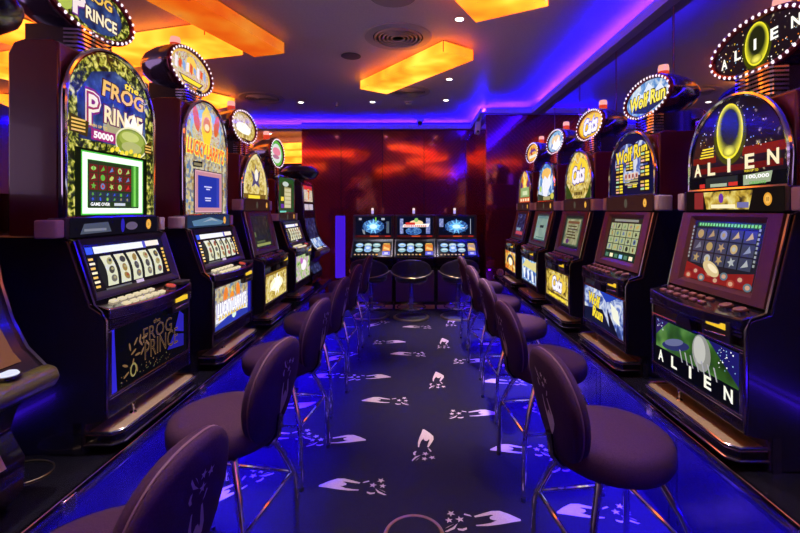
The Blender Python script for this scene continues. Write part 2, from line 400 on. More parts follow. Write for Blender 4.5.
# --- cat machine
def cat_arch(a, o):
    a.poly(o, GOLDP)
    a.ell(0, .22, .19, .11, E(1, .72, .05, .95))
    a.text('Cats', 0, .20, .27, .145, E(.95, .9, 1, 1.), .05, .25, .08, outline=E(.09, .03, .28, .8))
    a.poly([(-.26, 0), (-.26, .14), (-.16, .06), (-.1, 0)], E(.05, .09, .01, .7)); a.poly([(.26, 0), (.26, .16), (.18, .05), (.12, 0)], E(.05, .09, .01, .7))
    a.rect(-.1, .1, .025, .075, E(.6, .45, .1, .8)); 
    for k in range(5): a.rect(-.08+k*.034, -.055+k*.034, .035, .06, E(.12, .06, .01, .6))
    a.ell(-.02, .32, .05, .04, FIRE)
def cat_sign(a, rx, ry):
    a.poly(ellipse(rx, ry), E(1, .66, .03, .95)); a.ring(ellipse(rx, ry), ellipse(rx*.9, ry*.86), E(.75, .3, .02, .8))
    a.text('Cats', 0, 0, .28, .135, E(.97, .95, 1, 1.), .05, .25, .05, outline=E(.10, .04, .25, .8))
def cat_belly(a, w, h):
    a.rect(-w, w, 0, h, GOLDD)
    a.ell(0, h*.55, .2, h*.33, E(.95, .68, .08, .9)); a.text('Cats', 0, h*.55, .24, .12, E(.97, .95, 1, 1.), .05, .25, .0, outline=E(.09, .04, .22, .8))
    a.rect(-.2, .2, .008, .025, YEL); a.rect(-.24, .24, .034, .042, E(.1, .05, .01, .6))
def cat_screen(a, w, h):
    a.rect(-w, w, 0, h, E(.02, .03, .03, .6)); a.rect(-w*.85, w*.85, h*.08, h*.93, E(.10, .16, .09, .7)); a.rect(-w*.72, w*.72, h*.12, h*.9, PARCH)
    a.rect(-w*.62, w*.62, h*.76, h*.84, E(.25, .12, .05, .7))
    for k in range(5): a.rect(-w*.5, w*(.5-.08*(k % 3)), h*(.30+.09*k), h*(.335+.09*k), E(.10, .06, .02, .5))
    a.ell(-w*.3, h*.2, .035, .02, E(.15, .05, .2, .7))
# --- sea machine
def sea_arch(a, o):
    a.poly(o, SKYP); a.ell(0, .27, .15, .06, E(1, .6, .15, .9)); a.poly([(-.1, .05), (-.14, .18), (-.05, .26), (.04, .22), (.12, .27), (.14, .16), (.06, .1), (.03, .04)], E(.9, .92, 1, 1.))
    a.poly([(-.26, 0), (-.26, .08), (.0, .045), (.26, .09), (.26, 0)], DKG); a.rect(-.1, .12, .015, .05, KHAKI); a.ell(-.19, .13, .04, .03, LGR); a.ell(.18, .05, .05, .03, E(.7, .65, .1, .9))
def sea_sign(a, rx, ry):
    a.poly(ellipse(rx, ry), SKYP); a.ring(ellipse(rx, ry), ellipse(rx*.86, ry*.84), E(.25, .55, .8, .9)); a.ell(.0, .02, .13, .045, E(1, .75, .45, .9)); a.poly([(-.12, -.05), (-.05, .03), (.0, -.01), (.08, .045), (.13, -.05), (0, -.08)], WHITE)
def sea_belly(a, w, h):
    a.rect(-w, w, 0, h, SKYP); a.poly([(-w, h*.6), (-.1, h*.98), (.1, h*.9), (w, h*.98), (w, h*.55), (.0, h*.6)], E(.85, .75, .3, .9))
    for k in range(6): a.poly([(-.2+k*.075, h*.08), (-.16+k*.075, h*.08), (-.17+k*.075, h*.55), (-.21+k*.075, h*.5)], [WHITE, E(.05, .06, .35, .8)][k % 2])
def sea_screen(a, w, h):
    a.rect(-w, w, 0, h, PALEG); a.frame(-w, w, 0, h, .014, E(.05, .10, .10, .7)); a.rect(-.05, .07, h*.5, h*.6, E(.03, .05, .06, .6)); a.rect(-w*.6, w*.7, h*.1, h*.14, E(.12, .25, .2, .7)); a.rect(-w*.8, w*.8, h*.86, h*.93, E(.15, .3, .3, .7))
# --- flame machine (far end, right row)
def fire_arch(a, o):
    a.poly(o, E(.25, .16, .04, .8)); a.ell(0, .26, .15, .11, FIRE); a.ell(0, .22, .05, .08, E(1, .85, .2, 1.)); a.ell(-.15, .2, .05, .05, E(.15, .03, .2, .8)); a.ell(.15, .2, .05, .05, E(.15, .03, .2, .8))
    a.rect(-.19, .19, .07, .18, E(.35, .5, .2, .85)); a.rect(-.1, .12, .09, .14, E(.75, .85, .5, .9)); a.rect(-.24, .24, .01, .06, E(.8, .15, .05, .9))
    for k in range(4): a.rect(-.2+k*.11, -.14+k*.11, .02, .05, CREAM)
def fire_sign(a, rx, ry):
    a.poly(ellipse(rx, ry), E(.95, .5, .08, .9)); a.ell(0, .02, .16, .06, FIRE); a.poly([(-.17, -.02), (-.09, .045), (.09, .045), (.17, -.02), (.09, .015), (-.09, .015)], E(.12, .05, .3, .8)); a.rect(-.15, .15, -.055, -.022, E(.85, .9, .7, .95))
def fire_belly(a, w, h):
    a.rect(-w, w, 0, h, FIRE); a.ring([(-.2+.4*math.cos(t)*.5+.2, h*.35+.5*h*math.sin(t)) for t in [math.pi*i/14 for i in range(15)]]+[(.0, h*.34)], [(.0+.14*math.cos(t), h*.35+.34*h*math.sin(t)) for t in [math.pi*i/14 for i in range(15)]]+[(0, h*.35)], E(.05, .06, .12, .7)); a.ell(0, h*.45, .09, h*.2, E(1, .95, .7, 1.1))
def fire_screen(a, w, h):
    a.rect(-w, w, 0, h, BLUEDK); a.rect(-w*.8, w*.8, h*.05, h*.2, E(.6, .08, .12, .8)); a.rect(-w*.8, w*.2, h*.22, h*.36, E(.25, .35, .45, .8))
# --- frog machine
def frog_arch(a, o):
    a.poly(o, FOLIAGE)
    a.poly([(-.20, .31), (.21, .31), (.21, .50), (.14, .59), (0, .63), (-.13, .59), (-.21, .48)], NIGHT)
    a.ell(-.02, .38, .05, .05, E(.5, .55, .4, .8)); a.poly([(-.06, .36), (-.05, .46), (-.03, .42), (-.01, .49), (.01, .42), (.03, .45), (.04, .36)], E(.6, .55, .3, .7))
    a.text('the', .11, .585, .10, .034, YEL, .03, .1, -.08, outline=E(.05, .02, 0, .5))
    a.text('FROG', .06, .535, .27, .07, GOLD, .03, .05, -.06, outline=E(.12, .02, .01, .5))
    a.text('P', -.125, .44, .085, .14, E(.95, .85, .7, 1.), .05, 0, 0, outline=E(.30, .03, .22, .8)); a.text('P', -.125, .44, .075, .13, E(.45, .05, .12, .8), -.02); a.text('RINCE', .06, .43, .25, .075, E(1, .85, .5, 1.), .03, 0, -.03, outline=E(.2, .03, .12, .7))
    a.poly([(.06, .395), (.07, .45), (.10, .42), (.125, .475), (.15, .42), (.19, .445), (.185, .39)], E(1, .97, .85, 1.05))
    a.ell(.11, .335, .112, .072, E(.95, .92, .6, .9)); a.ell(.11, .335, .104, .064, E(.26, .36, .04, .85)); a.ell(.11, .352, .085, .04, E(.42, .52, .08, .85)); a.ell(.10, .362, .06, .022, E(.68, .75, .22, .85)); a.ell(.11, .315, .07, .025, E(.55, .58, .2, .85))  # plain green rounded shape
    a.poly([(-.25, .33), (-.16, .32), (-.15, .38), (-.25, .40)], E(.10, .06, .01, .6)); 
    for k in range(4): a.rect(-.24, -.17, .335+k*.014, .342+k*.014, GOLD)
    a.poly([(.2, .30), (.255, .30), (.255, .37), (.2, .34)], E(.10, .06, .01, .6))
    for k in range(3): a.rect(.205, .25, .308+k*.014, .314+k*.014, GOLD)
    a.rect(-.14, .0, .315, .36, E(.45, .03, .2, .8)); a.text('50000', -.07, .337, .115, .03, E(1, .9, .9, 1.1), .05)
    a.text('WIN UP TO', -.1, .372, .10, .012, GOLD, .02)
    for k in range(7): a.ell(-.02+k*.03, .288+.008*math.sin(k*2), .014, .01, YEL, .5)
    a.rect(-.225, .215, .005, .275, E(.006, .012, .004, .6))
def frog_lcd(a, x0, x1, y0, y1):
    a.rect(x0, x1, y0, y1, E(.08, .55, .05, 1.0)); a.frame(x0+.006, x1-.006, y0+.006, y1-.006, .026, E(.85, 1, .8, 1.3))
    i = .034; a.rect(x0+i, x1-i, y0+i-.006, y1-i, E(.03, .06, .02, .7))
    a.rect(x1-i-.05, x1-i, y0+i, y1-i, E(.06, .3, .03, .9)); a.rect(x1-i-.035, x1-i-.02, y0+i, y1-i, E(.25, .8, .12, .9))
    sym_grid(a, x0+i+.004, x1-i-.05, y0+.10, y1-i-.014, 5, 3, E(.22, .02, .02, .7), [GRN, LGR, RED, E(.75, .7, .15, .9), E(.15, .3, .6, .8), LGR])
    sym_grid(a, x0+i+.004, x1-i-.06, y0+.055, y0+.095, 6, 2, E(.04, .05, .10, .7), [GRN, BLU, KHAKI])
    a.text('GAME OVER', x0+.10, y0+.044, .11, .014, WHITE, .03); a.rect(x0+.18, x0+.25, y0+.038, y0+.05, E(.7, .75, .8, .9))
def frog_sign(a, rx, ry):
    a.poly(ellipse(rx, ry), FOLIAGE); a.ell(.02, 0, rx*.68, ry*.85, NIGHT)
    a.ell(-.15, .0, .05, .07, E(.5, .6, .1, .9)); a.ell(-.15, .03, .035, .03, E(.85, .9, .4, .95))
    a.text('FROG', .02, .055, .20, .05, GOLD, .03, .05, 0, outline=E(.10, .02, .01, .5)); a.text('P', -.075, -.015, .07, .10, E(.95, .8, .8, 1.), .05, 0, 0, outline=E(.2, .03, .3, .8)); a.text('RINCE', .055, -.03, .19, .055, E(1, .9, .6, 1.), .03, 0, 0, outline=E(.15, .05, .05, .6))
def frog_belly(a, w, h):
    a.rect(-w, w, 0, h, E(.004, .004, .008, .5)); a.poly([(-w, 0), (-w+.035, 0), (-w+.02, h), (-w, h)], E(.03, .02, .6, .9)); a.poly([(.16, h*.5), (w-.03, h*.4), (w-.03, h*.75), (.2, h*.85)], E(.03, .02, .5, .8)); a.poly([(.1, h*.2), (w-.03, h*.12), (w-.03, h*.36), (.15, h*.44)], E(.02, .015, .35, .8))
    bz = E(.30, .16, .07, .6); dk = E(.008, .006, .008, .5)
    a.text('the', .02, h*.86, .05, .02, bz, .0); a.text('FROG', .03, h*.68, .21, .06, bz, .0); a.text('FROG', .03, h*.68, .205, .054, dk, -.025)
    a.text('PRINCE', .06, h*.40, .25, .075, bz, 0); a.text('PRINCE', .06, h*.40, .245, .068, dk, -.025)
    for k in range(14):
        t = k*.9; a.ell(-.16+.05*math.cos(t)+.006*k, h*.42+.06*math.sin(t*1.3), .018, .005, bz, t, n=10)
    a.ell(-.14, h*.2, .02, .028, E(.35, .3, .1, .7)); a.ell(-.14, h*.2, .013, .02, dk); specks(a, -.22, .12, .01, .05, 40, [bz, E(.2, .2, .08, .6)], None, 12)
def frog_belt(a, w, h):
    a.rect(-w, w, 0, h, E(.008, .007, .016, .6)); a.poly([(-.22, .01), (-.05, .014), (-.07, .055), (-.2, .05)], E(.10, .12, .18, .7)); a.rect(-.2, -.08, .02, .03, E(.3, .32, .4, .7)); a.ell(.02, h*.5, .012, .03, E(.03, .02, .5, .8)); a.ell(.08, h*.45, .04, .018, E(.2, .15, .25, .6))
# --- lucky machine
def lucky_arch(a, o):
    a.poly(o, MOSAIC); a.ell(0, .52, .2, .13, E(.35, .6, .75, .85)); a.ell(0, .5, .18, .1, MIX)
    a.poly([(-.06, .62), (0, .68), (.06, .62), (.07, .52), (.03, .42), (-.03, .42), (-.07, .52)], E(1, .7, .04, 1.)); a.ell(0, .56, .045, .05, E(.85, .25, .03, .95)); a.ell(0, .545, .03, .022, E(1, .8, .3, 1.))
    a.ell(-.13, .575, .035, .075, E(.8, .15, .02, .95), .3); a.ell(.13, .575, .035, .075, E(.8, .15, .02, .95), -.3); a.poly([(-.03, .44), (.03, .44), (.05, .38), (-.05, .37)], YEL)
    a.text("LUCKY LARRY'S", 0, .395, .47, .095, E(.95, .15, .05, 1.), .03, .15, -.06, outline=E(1, .85, .1, 1.))
    a.poly([(-.17, .285), (-.06, .29), (-.06, .325), (-.17, .32)], E(.02, .02, .02, .5)); a.rect(-.16, -.07, .295, .312, E(.35, .3, .15, .7))
    a.rect(-.165, .215, .01, .275, E(.03, .025, .04, .5))
def lucky_lcd(a, x0, x1, y0, y1):
    a.rect(x0, x1, y0, y1, E(.65, .3, .36, .9)); a.frame(x0, x1, y0, y1, .008, E(.8, .45, .5, .9)); a.rect(x0+.035, x1-.035, y0+.03, y1-.03, E(.02, .04, .42, .9)); a.rect(x1-.075, x1-.035, y0+.03, y1-.03, E(.04, .06, .5, .9))
    for y, w in ((.17, .10), (.155, .05), (.10, .08), (.085, .07)): a.rect(x0+.16-w/2, x0+.16+w/2, y, y+.008, E(.7, .7, 1, .9))
def lucky_sign(a, rx, ry):
    a.poly(ellipse(rx, ry), MIX); a.ring(ellipse(rx, ry), ellipse(rx*.9, ry*.86), E(.9, .55, .1, .9)); a.ell(0, .04, .06, .05, E(1, .65, .1, 1.)); [a.poly([(-.19+k*.042, -.02+.012*(k%3)), (-.16+k*.042, -.025+.01*(k%2)), (-.155+k*.042, .045-.01*(k%3)), (-.185+k*.042, .05-.012*(k%2))], [E(.9, .85, .9, 1.), E(.85, .12, .04, .9), E(.25, .45, .85, .9)][k%3]) for k in range(9)]; a.poly([(-.15, -.045), (.15, -.045), (.10, -.085), (-.1, -.085)], E(.12, .08, .05, .6)); a.poly([(-.13, -.05), (.13, -.05), (.09, -.075), (-.09, -.075)], YEL)
def lucky_belly(a, w, h):
    a.rect(-w, w, 0, h, MOSAIC); a.rect(-w+.02, w-.06, h*.15, h*.6, E(.85, .88, .95, .95)); a.poly([(-w, 0), (w, 0), (w, h*.1), (0, h*.26), (-w, h*.08)], E(.03, .05, .45, .9)); a.ell(0, h*.16, .03, .02, E(.7, .9, .8, 1.)); a.rect(w-.05, w, 0, h, E(.02, .02, .4, .8))
    for s_ in (-1, 1): a.ell(s_*.09-.03, h*.75, .03, h*.2, E(.9, .25, .03, 1.), .25*s_)
    a.poly([(-.06, h*.55), (-.03, h*.95), (.0, h*.55)], E(1, .7, .1, 1.)); a.ell(-.03, h*.66, .03, .03, E(.9, .3, .03, 1.))
    a.text("LUCKY LARRY'S", -.02, h*.45, .42, .085, E(1, 1, 1, 1.1), .03, .15, .0, outline=E(.55, .5, .75, .8)); 
    for k in range(10): a.poly([(-.22+k*.04, h*.2), (-.2+k*.04, h*.32), (-.18+k*.04, h*.2)], E(.9, .65, .15, .9))
def lucky_belt(a, w, h):
    a.rect(-w, w, 0, h, E(.02, .04, .10, .7)); a.poly([(-.2, .01), (.15, .01), (.2, .03), (0, .06), (-.22, .04)], E(.12, .25, .4, .8)); a.poly([(-.1, .03), (.02, .055), (.12, .03), (.02, .04)], E(.4, .5, .6, .8))
# --- eagle machine
def gold_arch(a, o):
    a.poly(o, GOLDP); a.ring([(x*.93, .01+y*.95) for x, y in o], [(x*.8, .03+y*.84) for x, y in o], E(.9, .75, .3, .9))
    a.poly([(-.10, .24), (-.02, .20), (.0, .29), (.04, .21), (.11, .25), (.07, .15), (.09, .10), (.0, .13), (-.08, .1), (-.05, .16)], E(.12, .10, .25, .7)); a.ell(.02, .2, .04, .05, E(.95, .9, .75, 1.)); a.rect(-.24, .24, .0, .045, E(.25, .14, .02, .7)); a.rect(-.15, .1, .01, .035, YEL)
def gold_sign(a, rx, ry):
    a.poly(ellipse(rx, ry), GOLDP); a.ell(.0, -.01, .15, .045, E(1, .95, .75, 1.05)); a.poly([(-.14, -.04), (-.08, .03), (-.03, -.01), (.03, .04), (.09, -.01), (.15, .02), (.1, -.05)], WHITE); a.ring(ellipse(rx, ry), ellipse(rx*.9, ry*.86), E(.7, .5, .1, .8))
def gold_belly(a, w, h):
    a.rect(-w, w, 0, h, GOLDP); a.ell(.01, h*.5, .16, h*.25, E(1, .95, .6, 1.05)); a.star(.02, h*.5, .1, WHITE, 7, .45); a.poly([(-.15, h*.35), (-.05, h*.6), (.0, h*.4), (.1, h*.62), (.14, h*.4)], E(1, 1, .9, 1.1)); a.rect(-w, w, h*.9, h, E(.35, .2, .02, .7))
def gold_screen(a, w, h):
    a.rect(-w, w, 0, h, DARKSCR); a.rect(-w*.8, w*.8, h*.05, h*.13, E(.35, .4, .12, .8)); a.rect(-w*.7, w*.2, h*.16, h*.22, E(.12, .16, .06, .7)); a.rect(-w*.85, -w*.7, h*.35, h*.5, E(.2, .25, .1, .7))
# --- green machine
def green_top(a, o):
    a.poly(o, E(.02, .10, .02, .8)); a.rect(-.19, .21, .03, .30, E(.04, .06, .02, .7)); a.rect(-.06, .17, .05, .26, KHAKI); 
    for k in range(5): a.rect(-.05, .16, .055+k*.04, .085+k*.04, E(.75, .7, .4, .85))
    a.rect(-.17, -.08, .12, .16, YEL); a.rect(-.17, -.08, .05, .09, PUR); a.ell(-.02, .29, .1, .025, E(.6, .7, .6, .9)); a.rect(-.2, .0, .005, .022, E(.2, .7, .5, .9))
def green_sign(a, rx, ry):
    a.poly(ellipse(rx, ry), E(.12, .5, .05, .9)); a.ell(0, 0, rx*.75, ry*.75, E(.75, .8, .7, .95)); a.ell(0, .02, .12, .04, E(.85, .25, .35, .95)); a.ell(-.02, -.035, .1, .02, E(.5, .2, .3, .9))
def green_belly(a, w, h): a.rect(-w, w, 0, h, TROPIC); a.ell(.03, h*.55, .10, h*.22, E(.95, .9, .95, 1.05)); a.ell(-.05, h*.75, .05, .03, E(.6, .15, .6, .9))

# ------------------------------------------------------------------ slot machines
def shared(name, key, make, parent, **k):
    """the first call builds the mesh, later calls share it"""
    if key in shared.d:
        o = bpy.data.objects.new(name, shared.d[key].data); COL.objects.link(o); o.parent = parent
        for md in shared.d[key].modifiers:
            b = o.modifiers.new('bevel', 'BEVEL'); b.width = md.width; b.segments = md.segments; b.limit_method = 'ANGLE'; b.angle_limit = md.angle_limit
        return o
    o = make().build(name, None, parent, **k); shared.d[key] = o; return o
shared.d = {}

def bulb_mesh():
    b = MB().use(E(1, .82, .90, 1.3))
    b.lathe([(.003, -.0065), (.0055, -.003), (.0065, 0), (.0055, .003), (.003, .0065)], 8); return b

def make_sign(root, z, draw, rx=.262, ry=.125, colour=None, xf=.35, tilt=0.):
    """oval lit topper: housing > face, rim bulbs; candle lamp on top"""
    hs = MB().use(colour or SHELL)
    n = 40; prof = [(.0, 1.0), (.02, 1.02), (.05, 1.0), (.11, .93), (.17, .80), (.22, .60), (.25, .38), (.265, .12)]
    vs = []; fs = []
    for d, k in prof:
        for j in range(n):
            t = 2*math.pi*j/n; vs.append((xf-d, rx*k*math.cos(t), z+ry*k*math.sin(t)))
    for i in range(len(prof)-1):
        for j in range(n): fs.append((i*n+j, i*n+(j+1)%n, (i+1)*n+(j+1)%n, (i+1)*n+j))
    fs = [f[::-1] for f in fs] + [tuple(range(n)), tuple(range(len(prof)*n-1, (len(prof)-1)*n-1, -1))]
    hs.add(vs, fs)
    h = hs.build('sign_housing', None, root)
    rim = MB().use(RIMRED); ring = ellipse(rx-.010, ry-.010)
    rim.tube([(xf+.004, y, z+q) for y, q in ring], .0135, 8, True); rim.build('sign_rim', None, h)
    a = Art(xf+.002, z); draw(a, rx-.02, ry-.02); a.build('sign_face', None, h, smooth=0)
    nb = 36; pts = ellipse(rx-.010, ry-.010, 720); L = [0]
    for i in range(720): L.append(L[-1]+math.dist(pts[i], pts[(i+1) % 720]))
    q = 0
    for k in range(nb):
        while L[q] < L[-1]*k/nb: q += 1
        y, zz = pts[q % 720]
        b = shared('bulb', 'bulb', bulb_mesh, h); b.location = (xf+.017, y, z+zz)
    c = MB().use(E(.75, .05, .02, .9)); c.lathe([(.030, 0), (.032, .006), (.030, .058)], 16, (xf-.10, 0, z+ry*.93-.012)); cd = c.build('candle_lamp', None, root)
    c = MB().use(E(1, .42, .36, 1.0)); c.lathe([(.030, .060), (.031, .075), (.027, .096), (.015, .100)], 16, (xf-.10, 0, z+ry*.93-.012)); c.build('lamp_cap', None, cd)
    for k in range(1): 
        c = MB().use(CHROMED); c.lathe([(.036, -.006), (.036, .006)], 16, (xf-.10, 0, z+ry*.93-.012)); c.build('lamp_collar', None, cd)
    return h

def frame_mesh(ox, oz, tx, tz, hw, L, iw0, iw1, it0, it1, m, out=.016):
    """screen surround with sloping reveals"""
    a = Art(ox, oz, tx, tz); a.use(m)
    o = [(-hw, 0), (hw, 0), (hw, L), (-hw, L)]; i = [(iw0, it0), (iw1, it0), (iw1, it1), (iw0, it1)]
    c = .02; o2 = [(iw0-c, it0-c), (iw1+c, it0-c), (iw1+c, it1+c), (iw0-c, it1+c)]
    vs = [(x, y, -.02) for x, y in o]+[(x, y, out) for x, y in o]+[(x, y, out) for x, y in o2]+[(x, y, .002) for x, y in i]
    fs = []
    for r in range(3):
        for j in range(4): fs.append((r*4+j, r*4+(j+1)%4, (r+1)*4+(j+1)%4, (r+1)*4+j))
    a.add(vs, fs); return a

def slot_machine(side, yc, label, kind, A, group):
    """local frame: x towards the aisle, y to the player's right, z up from the plinth"""
    root = empty('slot_machine', (side*1.75, yc, .55), 0 if side < 0 else math.pi)
    tag(root, label, 'slot machine', group)
    V = kind == 'video'
    if V: zb, xb, zt, xt, b0, b1, ah, hs, ry = .555, .533, .885, .462, .895, .985, .38, .11, .27
    else: zb, xb, zt, xt, b0, b1, ah, hs, ry = .56, .56, .785, .49, .796, .870, .70, .44, .26
    if A.get('flat'): ah = .36
    if A.get('tall'): ah = A['tall']; hs = ah-.26
    HW = .29
    # cabinet
    def cab():
        m = MB().use(CAB)
        m.prism([(.03, 0), (.54, 0), (.54, .11), (.615, .125), (.615, .50), (.60, .52), (xb, zb-.015), (xt-.012, zt), (.44, zt+.02), (.03, zt+.02)], -HW, HW); return m
    shared('cabinet', 'cab'+kind, cab, root, bevel=.006)
    for s in (-1, 1):
        def tr(s=s):
            m = MB().use(CHROMED); y = s*(HW-.004)
            m.tube([(.617, y, .13), (.617, y, .49), (.60, y, .525), (xb+.012, y, zb-.01), (xt+.006, y, zt), (xt-.03, y, zt+.012)], .006, 6); return m
        shared('edge_trim', 'edge%s%d' % (kind, s), tr, root)
    # upper box behind the arch glass
    def tb():
        m = MB().use(BOXRED); t = b1+ah-.045
        xk = .05 if V else .24
        m.prism([(xk, b0), (.43, b0), (.43, t), (.40, t+.012), (xk+.06, t+.012), (xk+.02, t), (xk, t-.04)], -.272, .272); return m
    shared('top_box', 'tb%s%.2f' % (kind, ah), tb, root, bevel=.008)
    flat = A.get('flat')
    o = [(-.27, 0), (.27, 0), (.27, ah-.02), (.24, ah), (-.24, ah), (-.27, ah-.02)] if flat else arch(.27, ah-ry if not A.get('tall') else hs, ry, 26, A.get('pw', 2.1))
    key = 'arch%s%.2f%s%s' % (kind, ah, flat, A.get('pw'))
    def ad():
        m = MB().use(BLACK); m.plate([(y, b1+z) for y, z in o], .40, .447); return m
    shared('arch_door', key, ad, root)
    a = Art(.448, b1); A['arch'](a, [(x*.965, .008+y*.97) for x, y in o])
    g = a.build('arch_glass', None, root, smooth=0)
    if 'lcd' in A:
        f, x0, x1, y0, y1 = A['lcd']; a = Art(.4485+a.n, b1); f(a, x0, x1, y0, y1); a.build('message_screen', None, g, smooth=0)
    def at():
        m = MB().use(CHROME); m.tube([(.45, y, b1+z) for y, z in o], .0105, 8, True); return m
    shared('arch_trim', key+'t', at, root)
    # belt with end caps
    def bl():
        m = MB().use(BEZELK); m.box(.40, .468, -HW, HW, b0, b1); return m
    be = shared('belt_panel', 'belt'+kind, bl, root, bevel=.005)
    a = Art(.4690, b0); (A.get('belt') or (lambda a, w, h: (a.rect(-w, w, 0, h, E(.05, .018, .016, .6)), a.ell(-.02, h*.5, .02, .028, E(.12, .11, .08, .6)))))(a, .27, b1-b0)
    a.build('belt_print', None, be, smooth=0)
    a = Art(.4705, b0); q = (b1-b0)/2; a.ell(.2, q, .019, .024, E(.85, .38, .04, .9)); a.ell(.2, q, .013, .017, E(1, .55, .1, .9)); a.text('10', .2, q, .012, .015, E(.35, .12, .01, .6), .02)
    a.build('coin_badge', None, be, smooth=0)
    for s in (-1, 1):
        def cp(s=s):
            m = MB().use(GREYCAP); y = s*.315
            m.slab([(.40, y-.03), (.455, y-.03), (.472, y-.018), (.472, y+.018), (.455, y+.03), (.40, y+.03)], b0+.002, b1-.006); return m
        shared('belt_end_cap', 'cap%s%d' % (kind, s), cp, root, bevel=.006)
    # screen or reels
    L = math.hypot(xt-xb, zt-zb); tx, tz = xt-xb, zt-zb
    if V:
        sw, s0, s1 = .195, .045, L-.035
        shared('screen_surround', 'sur', lambda: frame_mesh(xb, zb, tx, tz, .276, L, -sw, sw, s0, s1, BEZEL), root, smooth=20)
        a = Art(xb+.002*tz/L, zb, tx, tz); fn0 = a.fn; a.fn = lambda x, y, n: fn0(x, y+s0, n); A['screen'](a, sw, s1-s0); a.build('video_screen', None, root, smooth=0)
    else:
        shared('reel_surround', 'surR', lambda: frame_mesh(xb, zb, tx, tz, .276, L, -.25, .25, .03, L-.02, BEZELK), root, smooth=20)
        a = Art(xb+.001, zb, tx, tz); a.rect(-.25, .25, .03, L-.02, E(.012, .010, .02, .6)); a.rect(-.2, .10, L-.058, L-.03, E(.9, .95, 1, 1.)); a.rect(.12, .22, L-.055, L-.03, E(1, .9, .75, .95)); a.rect(-.24, -.205, L-.058, L-.03, BLU); a.rect(.1, .12, L-.06, L-.028, E(.1, .1, .6, .9))
        for k in range(7): a.rect(-.242, -.218+.004*(k % 2), .045+k*.018, .054+k*.018, [GOLD, CREAM][k % 2]); a.rect(.222, .24, .045+k*.018, .056+k*.018, GOLD)
        rg = a.build('reel_glass', None, root, smooth=0)
        cols = A.get('reelcols', [E(.45, .3, .08, .7), E(.25, .24, .2, .6), E(.12, .11, .1, .5), KHAKI, E(.5, .12, .06, .7)])
        for k in range(5):
            rl = Art(xb+.006, zb, tx, tz); rl.use(E(.86, .88, .62, .85)); y = -.155+k*.076; nseg = 6; vs = []; fs = []
            for i in range(nseg+1):
                t = .045+(L-.115)*i/nseg; n = .010*math.sin(math.pi*i/nseg)
                vs += [(y-.029, t, n), (y+.029, t, n)]
            for i in range(nseg): fs.append((2*i, 2*i+1, 2*i+3, 2*i+2))
            rl.add(vs, fs); rl.n = .0105; rnd = random.Random(k+int(yc*10))
            for i in range(3):
                cy = .07+(L-.165)*i/2; q = rnd.choice(cols)
                rl.ell(y, cy, .017, .014, q, rnd.random()*3, n=12); rl.ell(y+.004, cy+.003, .008, .006, rnd.choice(cols), n=9)
            rl.build('reel', None, rg, smooth=0)
        a = Art(xb+.006, zb, tx, tz); a.rect(-.02, .03, .028, .042, E(.75, .6, .8, .8)); a.rect(-.2, -.05, .03, .038, E(.2, .2, .18, .6)); a.build('credit_meter', None, root, smooth=0)
    # button deck, bowed front
    def dk():
        m = MB().use(BLACK if V else CHROMED)
        def fn(x, y, z): return (x, y, z+(zb-.01-(zb-.53+.0))*0)
        o_ = [(xb-.02, -.288), (xb-.02, .288)][::-1]
        fr = [(.632+.030*math.cos(t*math.pi/2), .288*t) for t in [-1+i/8 for i in range(17)]]
        o2 = fr+[(xb-.02, .288), (xb-.02, -.288)]
        m.fn = lambda x, y, z: (x, y, z - (x-xb)*.25)
        m.slab(o2, zb-.045, zb-.005); return m
    d = shared('button_deck', 'deck'+kind, dk, root, bevel=.005)
    def zdeck(x): return zb-.005-(x-xb)*.25
    def bt():
        m = MB().use(BUTTON if V else BUTTONW); m.box(-.010, .010, -.0165, .0165, 0, .010); return m
    for r in range(2):
        for k in range(6 if V else 6):
            x = xb+.030+r*.042+(.006*math.cos((k-3)/3) if V else 0); y = -.225+k*.053+r*.012
            if not V: y = -.21+k*.046+r*.01
            b = shared('play_button', 'btn'+kind, bt, d, bevel=.003); b.location = (x, y, zdeck(x)-.001); b.rotation_euler = (0, R(14), 0)
    def rb():
        m = MB().use(CHROMED); m.lathe([(.026, 0), (.026, .008)], 20); m.use(BUTTON if V else E(.75, .1, .06, .6)); m.lathe([(.020, .008), (.021, .014), (.012, .017)], 20); return m
    for y in ((.155, .225) if V else (.13,)):
        b = shared('spin_button', 'spin'+kind, rb, d); b.location = (xb+.055, y, zdeck(xb+.055)-.001); b.rotation_euler = (0, R(14), 0)
    if not V:
        m = MB().use(SATIN); m.box(xb+.02, xb+.085, .17, .25, zdeck(xb+.05), zdeck(xb+.05)+.018); m.build('card_reader', None, d, bevel=.004)
    # brow with note acceptor
    by0, by1 = (.41, .50) if V else (.46, .50)
    def br():
        m = MB().use(CHROMED); 
        for k in range(3): m.tube([(.628+.012*math.cos(t*1.4), t*.28, by1-.012-k*.012) for t in [-1+i/6 for i in range(13)]], .005, 6)
        return m
    shared('brow_rail', 'brow'+kind, br, root)
    def na():
        m = MB().use(SATIN); m.box(.60, .642, .10, .245, .425, .502) ; m.use(E(.95, .6, .03, .9)); m.box(.64, .6455, .125, .225, .470, .492); m.use(CHROME); m.tube([(.645, .12, .444), (.645, .23, .452)], .003, 6); return m
    shared('note_acceptor', 'note', na, root, bevel=.002)
    if V:
        def sp():
            m = MB().use(SATIN); m.plate([(-.02+.05*math.cos(t), .415+.062*math.sin(t)) for t in [math.pi*i/14 for i in range(15)]], .60, .640); return m
        shared('speaker_cover', 'spk', sp, root)
    # belly glass
    g0, g1 = (.190, .408) if V else (.212, .452)
